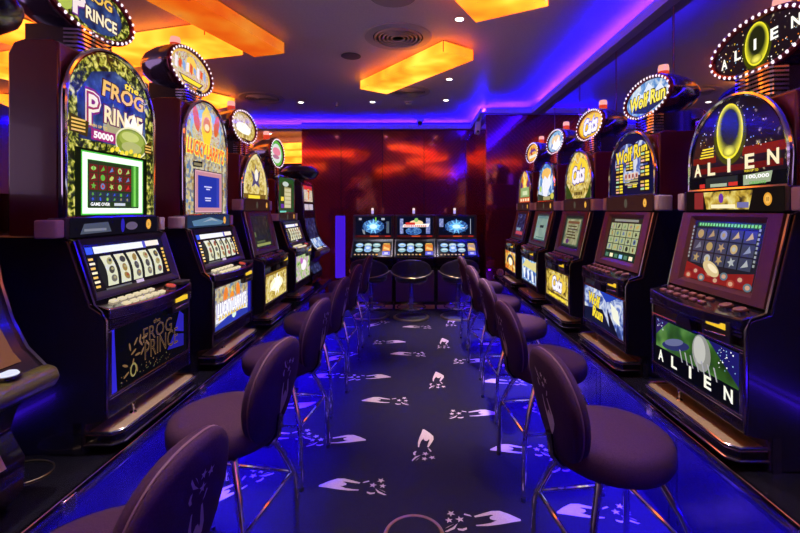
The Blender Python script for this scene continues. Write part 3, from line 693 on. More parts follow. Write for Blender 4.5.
    def bf():
        m = Art(.616, 0); m.use(CHROMED); w = .284
        def bar(x0, x1, y0, y1): m.add([(x, y, n) for x in (x0, x1) for y in (y0, y1) for n in (0, .010)], [(0,1,3,2),(4,6,7,5),(0,4,5,1),(2,3,7,6),(0,2,6,4),(1,5,7,3)])
        bar(-w, w, g0-.014, g0); bar(-w, w, g1, g1+.010); bar(-w, -w+.016, g0, g1); bar(w-.016, w, g0, g1); return m
    shared('belly_frame', 'bf'+kind, bf, root, bevel=.003, smooth=0)
    a = Art(.618, g0); A['belly'](a, .267, g1-g0); a.build('belly_glass', None, root, smooth=0)
    # coin tray
    def ty():
        m = MB().use(TRAY); o_ = [(.50, -.285), (.635, -.285), (.665, -.255), (.665, .255), (.635, .285), (.50, .285)]
        m.slab(o_, .070, .076); m.use(CHROMED)
        pts = [(.50, -.285, .080), (.635, -.285, .080), (.665, -.255, .080), (.665, .255, .080), (.635, .285, .080), (.50, .285, .080)]; m.tube(pts, .006, 6)
        m.use(BLACK); m.slab([(x-.004 if x > .6 else x, y*.985) for x, y in o_], .034, .070); m.use(CHROMED); m.tube([(x, y, .036) for x, y, z in pts], .005, 6); return m
    t = shared('coin_tray', 'tray', ty, root)
    def th():
        m = MB().use(CHROME); m.lathe([(.014, 0), (.012, .004), (.003, .006), (.003, .03), (.008, .034), (.008, .04)], 12, (.60, -.11, .076)); return m
    shared('coin_stop', 'stop', th, t)
    for s in (-1, 1):
        def pt(s=s):
            m = MB().use(CHROMED); m.box(.50, .53, s*.288-.006, s*.288+.006, .001, .12); return m
        shared('tray_post', 'post%d' % s, pt, root)
    # neck and oval sign
    zt2 = b1+ah-.035
    sz = A['sz']; sry = A.get('sry', .122)
    def nk():
        m = MB().use(CAB); z0 = zt2-.01; z1 = sz-sry*.80; m.box(.14, .33, -.09, .09, z0, z1); m.use(CHROME); k = 0; z = z0+.012
        while z < z1-.004:
            m.slab([(.31, -.105), (.365, -.10), (.375, -.085), (.375, .085), (.365, .10), (.31, .105)], z, z+.008); z += .017
        return m
    if 'sign' in A:
        shared('sign_neck', 'neck%s%.2f' % (kind, ah), nk, root)
        make_sign(root, sz, A['sign'], A.get('srx', .262), sry, A.get('shell'))
    return root

def curved_machine(yc, label, group, bright, dz=0., k=1.):
    """slant machine whose screen sweeps forward in one curve"""
    root = empty('slot_machine', (-1.75, yc, .55)); tag(root, label, 'slot machine', group)
    curve = [(.44, 1.22), (.455, 1.05), (.465, .92), (.475, .80), (.495, .68), (.53, .57), (.575, .485), (.63, .43)]
    body = MB().use(CAB); body.prism([(.2, 0), (.52, 0), (.57, .06), (.575, .16), (.53, .24), (.55, .30), (.63, .40)]+curve[::-1]+[(.40, 1.25), (.2, 1.25)], -.27, .27); body.build('cabinet', None, root, bevel=.006)
    ar = MB().use(mat('olive_pad', (.11, .095, .022), .3, 0, .3)); ar.prism([(.60, .345), (.655, .365), (.672, .395), (.660, .425), (.625, .435), (.60, .42)], -.285, .285); ar.build('armrest', None, root, bevel=.012, seg=3)
    for s in (-1, 1):
        m = MB().use(CHROMED); m.tube([(x+.004, s*.268, z) for x, z in curve], .007, 6); m.build('edge_trim', None, root)
    def strip(name, pts, m, w0, parent, n=.004):
        b = MB(); vs = []; fs = []; b.use(m)
        for x, z in pts: vs += [(x+n, -w0, z+n*.4), (x+n, w0, z+n*.4)]
        for i in range(len(pts)-1): fs.append((2*i, 2*i+1, 2*i+3, 2*i+2)[::-1])
        b.add(vs, fs); return b.build(name, None, parent)
    a = Art(.4655, 1.0, -.03, .4); a.rect(-.2, .2, 0, .18, MIX); a.rect(-.2, .2, .14, .19, RED); a.text('7', .02, .08, .10, .12, RED, .05, 0, 0, outline=YEL); a.build('top_glass', None, root, smooth=0)
    a = Art(.470, .90, -.03, .4); a.rect(-.2, -.01, 0, .07, E(.7, .6, .6, .8)); a.rect(.01, .2, 0, .07, E(.7, .6, .6, .8)); a.build('pay_card', None, root, smooth=0)
    strip('upper_screen', curve[3:6], BLUEDK if bright else DARKSCR, .22, root); s2 = strip('lower_screen', [(.535, .56), (.575, .485), (.60, .458)], SKYP if bright else E(.25, .1, .04, .6), .22, root, .006)
    m = MB().use(CHROMED); m.lathe([(.032, 0), (.032, .008)], 20); m.use(E(.75, .8, 1, .9)); m.lathe([(.026, .008), (.022, .014)], 20); o = m.build('spin_button', None, root); o.location = (.622, .16, .437)
    b = MB().use(BLUEDK if bright else TRAY); b.prism([(.575, .16), (.582, .16), (.536, .25), (.53, .24)], -.2, .2); b.build('belly_panel', None, root)
    m = MB().use(CAB); m.lathe([(.05, 0), (.05, .03+max(dz, 0)), (.14, .04+dz), (.22*k, .06+dz), (.265*k, .10+dz), (.27*k, .125+dz), (.24*k, .16+dz), (.15, .19+dz), (.05, .20+dz)], 32, (.36+max(dz, 0)*.4, 0, 1.25)); m.build('top_dome', None, root)
    for k in range(5):
        m = MB().use(BUTTONW); m.box(-.009, .009, -.016, .016, 0, .008); o = m.build('play_button', None, root, bevel=.002); o.location = (.612, -.19+k*.055, .445); o.rotation_euler = (0, R(30), 0)
    return root

GR, GL = 'slot machines along the mirror', 'slot machines along the low partition'
VZ, RZ = 1.575, 1.775
YR = [1.76, 2.595, 3.43, 4.265, 5.10]
YL = [1.865, 2.69, 3.51, 4.345, 5.20]
slot_machine(1, YR[0], 'slot machine with starry black arch glass, yellow glowing oval and the word ALIEN', 'video', dict(arch=egg_arch, screen=egg_screen, belly=egg_belly, belt=egg_belt, sign=egg_sign, sz=VZ), GR)
slot_machine(1, YR[1], 'slot machine with blue and white mountain sign and yellow pay tables on dark arch glass', 'video', dict(arch=wolf_arch, screen=wolf_screen, belly=wolf_belly, sign=wolf_sign, sz=VZ), GR)
slot_machine(1, YR[2], 'slot machine with golden yellow arch glass and big purple and white lettering', 'video', dict(arch=cat_arch, screen=cat_screen, belly=cat_belly, sign=cat_sign, sz=VZ), GR)
slot_machine(1, YR[3], 'slot machine with pale blue sea arch glass and pale green screen', 'video', dict(arch=sea_arch, screen=sea_screen, belly=sea_belly, sign=sea_sign, sz=VZ), GR)
slot_machine(1, YR[4], 'slot machine with flame orange belly glass, next to the dark red pier', 'video', dict(arch=fire_arch, screen=fire_screen, belly=fire_belly, sign=fire_sign, sz=VZ), GR)
slot_machine(-1, YL[0], 'slot machine with leafy green tall arch glass and a green glowing message screen', 'reel', dict(arch=frog_arch, lcd=(frog_lcd, -.195, .185, .01, .265), belly=frog_belly, belt=frog_belt, sign=frog_sign, sz=RZ, sry=.13), GL)
slot_machine(-1, YL[1], 'slot machine with mosaic tall arch glass and a blue message screen in a pink frame', 'reel', dict(arch=lucky_arch, lcd=(lucky_lcd, -.15, .20, .015, .27), belly=lucky_belly, belt=lucky_belt, sign=lucky_sign, sz=RZ-.01, sry=.14), GL)
slot_machine(-1, YL[2], 'slot machine with pointed gold arch glass and a dark video screen', 'video', dict(arch=gold_arch, screen=gold_screen, belly=gold_belly, sign=gold_sign, sz=VZ, sry=.135, pw=1.6), GL)
slot_machine(-1, YL[3], 'slot machine with square green lit top glass and a round green sign', 'reel', dict(arch=green_top, belly=green_belly, sign=green_sign, sz=1.47, sry=.15, srx=.22, flat=True), GL)
curved_machine(YL[4], 'curved slot machine with a blue lit sweeping screen, at the far end of its row', GL, True, -.02, .82)
curved_machine(1.03, 'curved slot machine with olive armrest, cut off by the edge of the photo', GL, False, .09, 1.15)

# ------------------------------------------------------------------ long plinths under the machines
LEDB = E(.014, .001, 1.0, 1300.)
def plinth(side, y0, y1, label):
    root = empty('machine_plinth', (side*1.75, y0, 0), 0 if side < 0 else math.pi); tag(root, label, 'plinth')
    Ln = y1-y0; ya, yb = (0, Ln) if side < 0 else (-Ln, 0)
    m = MB().use(BLACK); m.box(.0, .640, ya, yb, .528, .549); m.build('plinth_top', None, root)
    m = MB().use(CHROMED); m.prism([(.641, .487), (.648, .487), (.660, .505), (.662, .530), (.652, .5495), (.641, .5495)], ya, yb); m.build('chrome_nosing', None, root, bevel=.003)
    k = max(1, round(Ln/.83)); w = Ln/k
    for i in range(k):
        m = MB().use(PANEL); m.box(.55, .575, ya+i*w+.004, ya+(i+1)*w-.004, .0, .526); m.build('kick_panel', None, root, bevel=.002)
        m = MB().use(CHROMED); yy = ya+i*w
        m.tube([(.575, yy+.06, .03), (.575, yy+.06, .5)], .004, 6); m.build('panel_seam', None, root)
        m = MB().use(CHROME); m.box(.6405, .666, yy-.028 if i else yy, yy+.028, .49, .546); m.build('nosing_joint', None, root, bevel=.006)
    m = MB().use(LEDB); m.box(.588, .606, ya+.02, yb-.02, .5215, .5275); m.build('led_strip', None, root)
    m = MB().use(E(.06, .01, 1., 9.)); m.box(.004, .018, ya+.02, yb-.02, .551, .563); m.build('rear_led_strip', None, root)
    return root
plinth(-1, -1.2, 5.62, 'long black topped plinth with blue glow below, under the machines with tall arch glasses')
plinth(1, -1.2, 5.98, 'long black topped plinth with blue glow below, along the mirror wall')
for y, w_ in ((2.18, 'between the starry and the mountain sign machines'), (3.01, 'between the mountain sign and golden yellow machines'), (3.85, 'between the golden yellow and pale blue machines'), (4.68, 'between the pale blue and flame orange machines')):
    r = empty('led_tube', (1.755, y, .60)); tag(r, 'upright blue light tube on the mirror '+w_, 'light tube', 'blue light tubes on the mirror')
    m = MB().use(E(.06, .015, 1., 6.)); m.lathe([(.010, .03), (.010, 1.52)], 10); m.build('tube', None, r)
    for z in (.0, 1.52): m = MB().use(SATIN); m.lathe([(.013, z), (.013, z+.03)], 10); m.build('end_cap', None, r)
# grommet ring let into the plinth top
m = MB().use(BRASS); m.tube([(-1.35+.10*math.cos(t), 1.47+.075*math.sin(t), .5520) for t in [2*math.pi*i/40 for i in range(40)]], .0025, 6, True)
tag(m.build('cable_cover', None), 'thin brass ring of a cable cover in the black plinth top', 'cable cover')
# small things at the far end of the mirror-side plinth
def ornament():
    r = empty('wire_ornament', (1.16, 5.86, .55)); tag(r, 'small pale openwork wire ornament standing at the plinth end by the pier', 'ornament')
    m = MB().use(mat('pale_copper', (.75, .50, .42), .3, .8))
    for k in range(5):
        a = k*math.pi/5; m.tube([(.045*math.cos(t)*math.cos(a), .045*math.cos(t)*math.sin(a), .05+.045*math.sin(t)) for t in [2*math.pi*i/20 for i in range(20)]], .0035, 6, True)
    m.build('wire_loops', None, r)
    m = MB().use(SATIN); m.lathe([(.03, 0), (.03, .006)], 16); m.build('base', None, r)
ornament()
r = empty('ticket_box', (1.235, 5.66, .55)); tag(r, 'small pale pink ticket box on the plinth beside the wire ornament', 'box')
m = MB().use(mat('pink_card', (.8, .55, .48), .5)); m.box(-.04, .04, -.035, .035, 0, .075); m.build('body', None, r, bevel=.004)
m = MB().use(WHITEP); m.box(-.042, .042, -.037, .037, .075, .083); m.build('lid', None, r, bevel=.002)

# ------------------------------------------------------------------ bar stools
HAND = [(0,.02),(.20,.17),(.40,.28),(.58,.28),(.80,.20),(1.0,.12),(.98,.08),(.78,.12),(.62,.16),(.56,.15),(.66,.09),(.66,.03),(.58,-.01),(.52,-.01),(.66,-.09),(.84,-.13),(1.0,-.15),(.98,-.18),(.75,-.18),(.45,-.13),(.2,-.07),(0,-.03)]
def motif_polys(L=.22):
    """hand scattering stars, in (u,v): wrist at 0, fingers to +u"""
    P = [[(x*L, y*L) for x, y in HAND]]
    P.append([(x*L, y*L) for x, y in [(1.05,.10),(1.22,.16),(1.20,.20),(1.08,.15)]])
    def star(cx, cy, r, ro):
        return [(cx*L+(r if i % 2 == 0 else r*.4)*L*math.sin(ro+math.pi*i/5), cy*L+(r if i % 2 == 0 else r*.4)*L*math.cos(ro+math.pi*i/5)) for i in range(10)]
    P += [star(1.32, .02, .10, .2), star(1.50, .20, .10, .5), star(1.56, -.01, .09, .1)]
    P.append([(x*L, y*L) for x, y in [(1.20,-.22),(1.30,-.26),(1.40,-.25),(1.38,-.30),(1.28,-.32),(1.20,-.27)]])
    P.append([(x*L, y*L) for x, y in [(1.38,-.10),(1.50,-.22),(1.68,-.34),(1.62,-.35),(1.46,-.26)]])
    P.append([(x*L, y*L) for x, y in [(1.46,-.12),(1.58,-.20),(1.66,-.26),(1.60,-.20)]])
    return P

def back_outline(n=44):
    pts = []
    for i in range(n):
        t = 2*math.pi*i/n; c, s_ = math.cos(t), math.sin(t)
        z = s_*(.175 if s_ > 0 else .220)
        w = .172*(1 if s_ > 0 else 1-.10*abs(s_)**1.5)
        e = .80 if s_ > 0 else .92
        pts.append((math.copysign(abs(c)**e, c)*w, z if s_ > 0 else z))
    return pts
def back_pos(y, z, n):
    # z measured from the widest line, which is .775 up
    zz = .775+z
    return (-.170-(zz-.54)*.20+.45*y*y+n, y, zz)
def make_stool():
    root = empty('bar_stool', (0, 0, 0))
    m = MB().use(FABRIC); m.lathe([(.12, .545), (.180, .547), (.200, .558), (.209, .577), (.210, .618), (.203, .640), (.186, .654), (.155, .661), (.09, .665), (.02, .666)], 40); s = m.build('seat', None, root)
    m = MB().use(RUBBER); m.lathe([(.15, .530), (.16, .546)], 24); m.build('seat_plate', None, s)
    o = back_outline(); n = len(o); m = MB().use(FABRIC)
    prof = [(.02, -.034), (.55, -.033), (.85, -.028), (.96, -.020), (1., -.010), (1., -.003), (.972, .001), (1., .005), (1., .016), (.955, .030), (.82, .040), (.5, .045), (.02, .046)]
    vs = []; fs = []
    for k, d in prof:
        for y, z in o: vs.append(back_pos(y*k, z*k, d))
    for i in range(len(prof)-1):
        for j in range(n): fs.append((i*n+j, i*n+(j+1)%n, (i+1)*n+(j+1)%n, (i+1)*n+j))
    fs = [f for f in fs]; fs += [tuple(range(n-1, -1, -1)), tuple((len(prof)-1)*n+j for j in range(n))]
    m.add(vs, fs); b = m.build('backrest', None, root, smooth=60)
    m = MB().use(PIPING); m.tube([back_pos(y*.985, z*.985, .001) for y, z in o], .0045, 6, True); m.build('piping', None, b)
    m = MB().use(THREAD)
    for P in motif_polys(.135):
        q = [back_pos(-v-.01, u-.12, -.0352) for u, v in P]
        m.add(q, [tuple(range(len(q)))])
    m.build('embroidered_hand', None, b, smooth=0)
    m = MB().use(CHROMED); m.tube([(-.08, 0, .54), (-.19, 0, .535), (-.225, 0, .58), (-.235, 0, .66)], .012, 8); m.build('back_bracket', None, root)
    for sx in (-1, 1):
        for sy in (-1, 1):
            m = MB().use(CHROME); m.tube([(sx*.10, sy*.10, .545), (sx*.155, sy*.155, .43), (sx*.19, sy*.19, .325), (sx*.198, sy*.198, .29), (sx*.207, sy*.207, .012)], .013, 10); lg = m.build('leg', None, root)
            m = MB().use(RUBBER); m.lathe([(.014, 0), (.015, .012), (.013, .02)], 12, (sx*.207, sy*.207, 0)); m.build('glide', None, lg)
    q = .190; m = MB().use(CHROME); m.tube([(x, y, .315) for x, y in ((-q,-q),(0,-q),(q,-q),(q,0),(q,q),(0,q),(-q,q),(-q,0))], .009, 8, True); m.build('footrest', None, root)
    return root
stool0 = make_stool(); used = False
def place(x, y, rz, label, group):
    global used
    o = copy_tree(stool0) if used else stool0
    used = True
    o.location = (x, y, 0); o.rotation_euler = (0, 0, rz); tag(o, label, 'bar stool', group); return o
GSR, GSL = 'plum bar stools along the mirror side', 'plum bar stools along the partition side'
SR = [(.712, 1.57, 8, 'plum bar stool in front of the black slot machine with the glowing yellow oval'),
      (.725, 2.37, 6, 'plum bar stool in front of the mountain sign machine with yellow pay tables'),
      (.745, 3.14, 4, 'plum bar stool in front of the golden yellow machine with purple lettering'),
      (.74, 3.90, 7, 'plum bar stool in front of the pale blue sea machine'),
      (.74, 4.67, 3, 'plum bar stool in front of the flame orange machine by the pier')]
for x, y, a, l in SR: place(x, y, R(a), l, GSR)
SL = [(-.735, .98, -8, 'plum bar stool nearest the camera, cut off by the bottom of the frame'),
      (-.752, 1.706, -10, 'plum bar stool in front of the leafy green slot machine'),
      (-.765, 2.457, -8, 'plum bar stool in front of the machine with the pink framed blue screen'),
      (-.77, 3.23, -6, 'plum bar stool in front of the pointed gold arch machine'),
      (-.765, 3.97, -5, 'plum bar stool in front of the machine with the round green sign'),
      (-.745, 4.75, -4, 'plum bar stool in front of the curved blue screen machine at the row end')]
for x, y, a, l in SL: place(x, y, math.pi+R(a), l, GSL)

# ------------------------------------------------------------------ machines at the end of the aisle
SIDEP = mat('purple_panel', (.10, .05, .11), .4)
def burst(a, w, h, kind):
    a.rect(-w, w, 0, h, E(.004, .005, .02, .7)); cx, cy = (.0, h*.52)
    if kind == 0:
        rnd = random.Random(4); s0 = a.n
        for k in range(46):
            a.n = s0; t = rnd.random()*6.28; r = rnd.uniform(.12, .24); d = .012
            a.poly([(cx+math.cos(t+d*3)*.02, cy+math.sin(t+d*3)*.02), (cx+math.cos(t)*min(r, .25), cy+math.sin(t)*min(r*.7, .135)), (cx+math.cos(t-d*8)*.02, cy+math.sin(t-d*8)*.02)], rnd.choice([E(.05, .25, .85, .9), E(.2, .5, 1, 1.), E(.02, .12, .5, .9)]))
        a.n = s0+.0005; a.ell(cx, cy, .16, .10, BURST); a.ell(cx, cy, .10, .055, E(.10, .42, .95, 1.1)); a.star(cx, cy, .12, E(.25, .65, 1, 1.1), 9, .4); a.ell(cx, cy, .055, .035, E(.6, .9, 1, 1.2))
        a.rect(w-.07, w-.03, .06, h-.07, E(.12, .16, .2, .7)); a.rect(-w+.05, -w+.09, h-.05, h-.02, E(.5, .5, .6, .8)); a.rect(.12, .17, h-.05, h-.02, E(.5, .55, .6, .8)); a.rect(.03, .045, h-.07, h-.01, E(.25, .8, .05, .9))
        a.poly([(-.17, .12), (-.13, .10), (-.12, .04), (-.15, .05)], E(.35, .38, .45, .7))
    elif kind == 1:
        a.ell(-.02, h*.3, .12, .06, BURST); a.rect(-w+.04, -w+.09, .05, h-.03, CRYST); a.rect(w-.10, w-.04, .05, h-.02, CRYST)
        a.ell(.02, h*.7, .10, .04, E(1, .75, .4, 1.)); a.poly([(-.19, h*.48), (.20, h*.5), (.22, h*.66), (-.17, h*.62)], E(1, .92, .85, 1.05)); a.rect(-.14, .0, h*.6, h*.72, E(.75, .04, .03, .9))
        rnd = random.Random(9)
        for k in range(11): a.rect(-.16+k*.031, -.142+k*.031+.006*rnd.random(), h*.515, h*.575, E(.75, .05, .04, .9))
        a.ell(.02, h*.84, .03, .03, E(.3, .6, .15, .9))
    else:
        rnd = random.Random(6); s0 = a.n
        for k in range(46):
            a.n = s0; t = rnd.random()*6.28; r = rnd.uniform(.12, .25); d = .012
            a.poly([(cx+math.cos(t+d*3)*.02, cy+math.sin(t+d*3)*.02), (cx+math.cos(t)*min(r, .25), cy+math.sin(t)*min(r*.65, .135)), (cx+math.cos(t-d*8)*.02, cy+math.sin(t-d*8)*.02)], rnd.choice([E(.05, .2, .85, .9), E(.15, .45, 1, 1.), E(.02, .1, .5, .9)]))
        a.n = s0+.0005; a.ell(cx, cy, .17, .095, BURST); a.ell(cx, cy, .11, .05, E(.08, .35, .95, 1.1)); a.star(cx, cy, .12, E(.2, .6, 1, 1.1), 9, .4); a.ell(cx, cy, .06, .03, E(.55, .85, 1, 1.2)); a.poly([(0, cy-.02), (.12, cy-.03), (.17, cy+.03), (.13, cy-.01)], E(.75, .85, 1, 1.)); a.rect(-w+.01, -w+.07, h*.5, h-.03, CRYST); a.rect(w-.06, w-.05, .05, h-.03, E(.4, .45, .6, .8))
    a.rect(-w, w, 0, .028, E(.10, .008, .01, .7)); a.rect(-.05, .08, .006, .022, E(.7, .1, .03, .9)); a.rect(w-.09, w-.01, .006, .022, E(.5, .03, .02, .9))
def end_machine(x, kind, label):
    root = empty('bar_slot_machine', (x, 6.95, 0), -math.pi/2); tag(root, label, 'slot machine', 'slot machines against the end wall')
    m = MB().use(CAB); m.prism([(.10, .04), (.60, .04), (.60, .60), (.80, .74), (.80, .775), (.56, .99), (.53, 1.02), (.10, 1.02)], -.303, .303); m.build('cabinet', None, root, bevel=.005)
    m = MB().use(TRAY); m.box(.15, .64, -.29, .29, 0, .05); m.build('foot_plate', None, root)
    m = MB().use(SIDEP); m.box(.60, .612, -.28, .28, .10, .56); dr = m.build('belly_door', None, root, bevel=.004)
    m = MB().use(CHROME); m.tube([(.616, -.10, .36), (.616, .10, .36)], .006, 6); m.build('door_handle', None, dr)
    m = MB().use(BEZELK); m.box(.36, .53, -.303, .303, 1.02, 1.375); hd = m.build('screen_housing', None, root, bevel=.006)
    m = MB().use(CHROMED); m.tube([(.532, y, z) for y, z in ((-.295, 1.025), (.295, 1.025), (.295, 1.368), (-.295, 1.368))], .005, 6, True); m.build('housing_trim', None, hd)
    a = Art(.5325, 1.045); burst(a, .265, .305, kind); a.build('upper_screen', None, root, smooth=0)
    # sloping deck: lit paytable print, buttons and side card
    a = Art(.7995, .782, -.24, .215)
    a.rect(-.28, .28, .0, .30, E(.006, .008, .015, .6))
    for r_ in range(2):
        for k in range(3):
            cx = -.19+k*.125; cy = .13+r_*.095; a.ell(cx, cy, .056, .042, [E(.28, .55, .6, .8), E(.3, .55, .9, .85), E(.4, .6, .55, .8)][(k+r_) % 3]); a.ell(cx, cy+.004, .038, .022, E(.75, .88, .85, .9)); a.rect(cx-.03, cx+.03, cy-.012, cy-.003, E(.1, .25, .3, .7))
    a.ell(-.065, .17, .05, .05, E(.25, .45, .95, .9)); a.ell(-.065, .17, .03, .025, E(.75, .85, 1, .95))
    a.rect(.15, .26, .11, .235, E(.75, .22, .03, .9) if kind < 2 else E(.5, .35, .3, .8)); a.poly([(.16, .15), (.25, .12), (.25, .16), (.17, .2)], E(.95, .6, .15, .95)); a.rect(.16, .25, .24, .26, GOLD); a.rect(.15, .26, .03, .10, E(.15, .15, .8, .9)); a.rect(.18, .23, .05, .085, E(.6, .6, 1, .9))
    dk = a.build('deck_print', None, root, smooth=0)
    for k in range(7):
        m = MB().use(E(.7, .45, .25, .7) if k < 6 else E(1, .4, .05, .9)); m.box(-.008, .008, -.014, .014, 0, .01); o = m.build('play_button', None, root, bevel=.002); o.location = (.775, -.24+k*.052, .807); o.rotation_euler = (0, R(42), 0)
    m = MB().use(CHROME); m.lathe([(.012, 0), (.012, .02)], 12, (.45, -.02, 1.375)); c = m.build('candle_lamp', None, root)
    m = MB().use(E(.6, .45, .9, .9)); m.lathe([(.018, .02), (.018, .07)], 12, (.45, -.02, 1.375)); m.use(E(1, .75, .7, 1.)); m.lathe([(.018, .07), (.018, .10), (.008, .105)], 12, (.45, -.02, 1.375)); m.build('lamp_cap', None, c)
    return root
end_machine(-.622, 0, 'low twin screen slot machine with a blue burst and a thin green bar on screen')
end_machine(0, 1, 'middle low slot machine with a red and white banner on its upper screen')
end_machine(.618, 2, 'low twin screen slot machine with a blue burst, beside the dark red pier')

def end_stool():
    root = empty('pedestal_stool', (0, 0, 0))
    m = MB().use(VINYL); m.lathe([(.15, .48), (.20, .49), (.22, .52), (.215, .555), (.18, .575), (.05, .58)], 32); m.build('seat', None, root)
    m = MB().use(VINYL); o = []
    n = 24; vs = []; fs = []
    for i in range(n+1):
        t = R(180-78+156*i/n); k = math.sin(math.pi*i/n)**.6
        r0, r1 = .225, .26; zb, zt = .56+.02*(1-k), .62+.19*k
        for r, z in ((r0, zb), (r1, zb), (r1+.02, zt), (r0+.01, zt)): vs.append((r*math.cos(t), r*math.sin(t), z))
    for i in range(n):
        for j in range(4): fs.append((i*4+j, i*4+(j+1)%4, (i+1)*4+(j+1)%4, (i+1)*4+j)[::-1])
    fs += [(0, 1, 2, 3), (n*4+3, n*4+2, n*4+1, n*4)]
    m.add(vs, fs); b = m.build('backrest', None, root, bevel=.012, seg=3)
    m = MB().use(BRASS); m.tube([(.288*math.cos(R(102+156*i/20)), .288*math.sin(R(102+156*i/20)), .64+.0*i-.07*math.sin(math.pi*i/20)) for i in range(21)], .006, 6); m.build('back_rail', None, root)
    m = MB().use(CHROMED); m.lathe([(.032, .03), (.032, .25), (.045, .255), (.045, .27), (.027, .275), (.027, .49)], 20); m.build('pedestal', None, root)
    m = MB().use(BRASS); m.lathe([(.24, 0), (.245, .012), (.225, .022)], 40); m.use(RUBBER); m.lathe([(.215, .018), (.205, .028), (.08, .042), (.04, .05)], 40); m.build('base', None, root)
    m = MB().use(CHROME); m.tube([(.19*math.cos(t), .19*math.sin(t), .145) for t in [2*math.pi*i/32 for i in range(32)]], .009, 8, True)
    for k in range(3): t = k*2*math.pi/3+.3; m.tube([(.03*math.cos(t), .03*math.sin(t), .14), (.19*math.cos(t), .19*math.sin(t), .145)], .007, 6)
    m.build('foot_ring', None, root)
    return root
es0 = end_stool()
for i, (x, y, a, l) in enumerate([(-.05, 5.80, 92, 'black pedestal stool before the middle machine with the red and white banner'), (-.60, 5.86, 80, 'black pedestal stool before the low machine whose screen shows a green bar'), (.585, 5.84, 97, 'black pedestal stool before the low machine beside the pier')]):
    o = es0 if i == 0 else copy_tree(es0)
    o.location = (x, y, 0); o.rotation_euler = (0, 0, R(a)); tag(o, l, 'stool', 'black pedestal stools at the end wall')

# ------------------------------------------------------------------ the room
HC = 2.98; YB = 7.5; XM = 1.775
CARPET = noisy('navy_carpet', (.007, .005, .012), (.016, .012, .024), 260, .95, 0, .4); CARPET.node_tree.nodes['Principled BSDF'].inputs['Specular IOR Level'].default_value = .1; FABRIC.node_tree.nodes['Principled BSDF'].inputs['Specular IOR Level'].default_value = .2
CARPETP = noisy('carpet_motif', (.36, .26, .27), (.50, .38, .38), 200, .95, 0, .3)
fl = MB().use(CARPET); fl.add([(-7, -5, 0), (XM, -5, 0), (XM, 14, 0), (-7, 14, 0)], [(0, 1, 2, 3)])
fl.use(CARPETP)
MOT = [(-.385, 2.26, 0), (-.285, 3.27, 0), (-.13, 4.33, 0), (-.035, 5.33, 0), (-.43, 2.71, 180), (-.33, 3.73, 180), (-.22, 4.72, 180), (-.52, 5.42, 55),
       (.057, 2.72, -90), (.19, 3.73, -90), (.31, 4.74, -90), (.46, 5.6, -90), (.374, 2.01, 180), (.477, 3.06, 180), (.60, 4.13, 180), (.574, 2.6, 0), (.69, 3.63, 0), (.80, 4.65, 0),
       (-.96, 2.20, 60), (-.86, 3.2, 200), (-.78, 4.2, 50), (-.9, 2.75, 10), (-.8, 3.75, 10), (.80, 2.06, 0), (.95, 3.0, 120), (1.0, 2.45, 180), (1.02, 3.5, -60), (.9, 4.0, 0), (-.55, 1.25, 0), (.25, 1.0, 180), (-.05, 1.65, -90)]
for X, Y, a in MOT:
    c, s_ = math.cos(R(a)), math.sin(R(a))
    for P in motif_polys(.215):
        q = [(X-(u-.12), Y+v, .0012) for u, v in P][::-1] if a == 180 else [(X+(u-.12)*c-v*s_, Y+(u-.12)*s_+v*c, .0012) for u, v in P]
        fl.add(q, [tuple(range(len(q)))])
struct('floor', fl, smooth=0)
CEIL = noisy('ceiling_paint', (.72, .63, .72), (.80, .71, .79), 60, .45, 0, .05)
m = MB(); m.box(-7, XM+.05, -5, 14, HC, HC+.1); struct('ceiling', m, CEIL, smooth=0)
WALLR = noisy('plum_paint', (.10, .03, .05), (.13, .04, .06), 12, .5)
m = MB(); m.box(-7.1, XM+.1, 14, 14.1, 0, HC); struct('wall_far', m, WALLR, smooth=0)
MIR = mat('mirror', (.62, .58, .64), .02, 1.)
m = MB(); m.box(XM, XM+.04, -5, YB, 0, HC); struct('wall_right', m, MIR, smooth=0)
for y in (1.30, 2.13, 2.96, 3.80, 4.64, 5.47):
    m = MB().use(mat('seam_dark', (.05, .03, .07), .4)); m.box(XM-.003, XM+.002, y-.010, y, .55, 2.85); m.use(mat('seam_pink', (.45, .25, .35), .4)); m.box(XM-.004, XM+.002, y-.013, y-.010, .55, 2.85); struct('trim_mirror_seam', m, smooth=0)
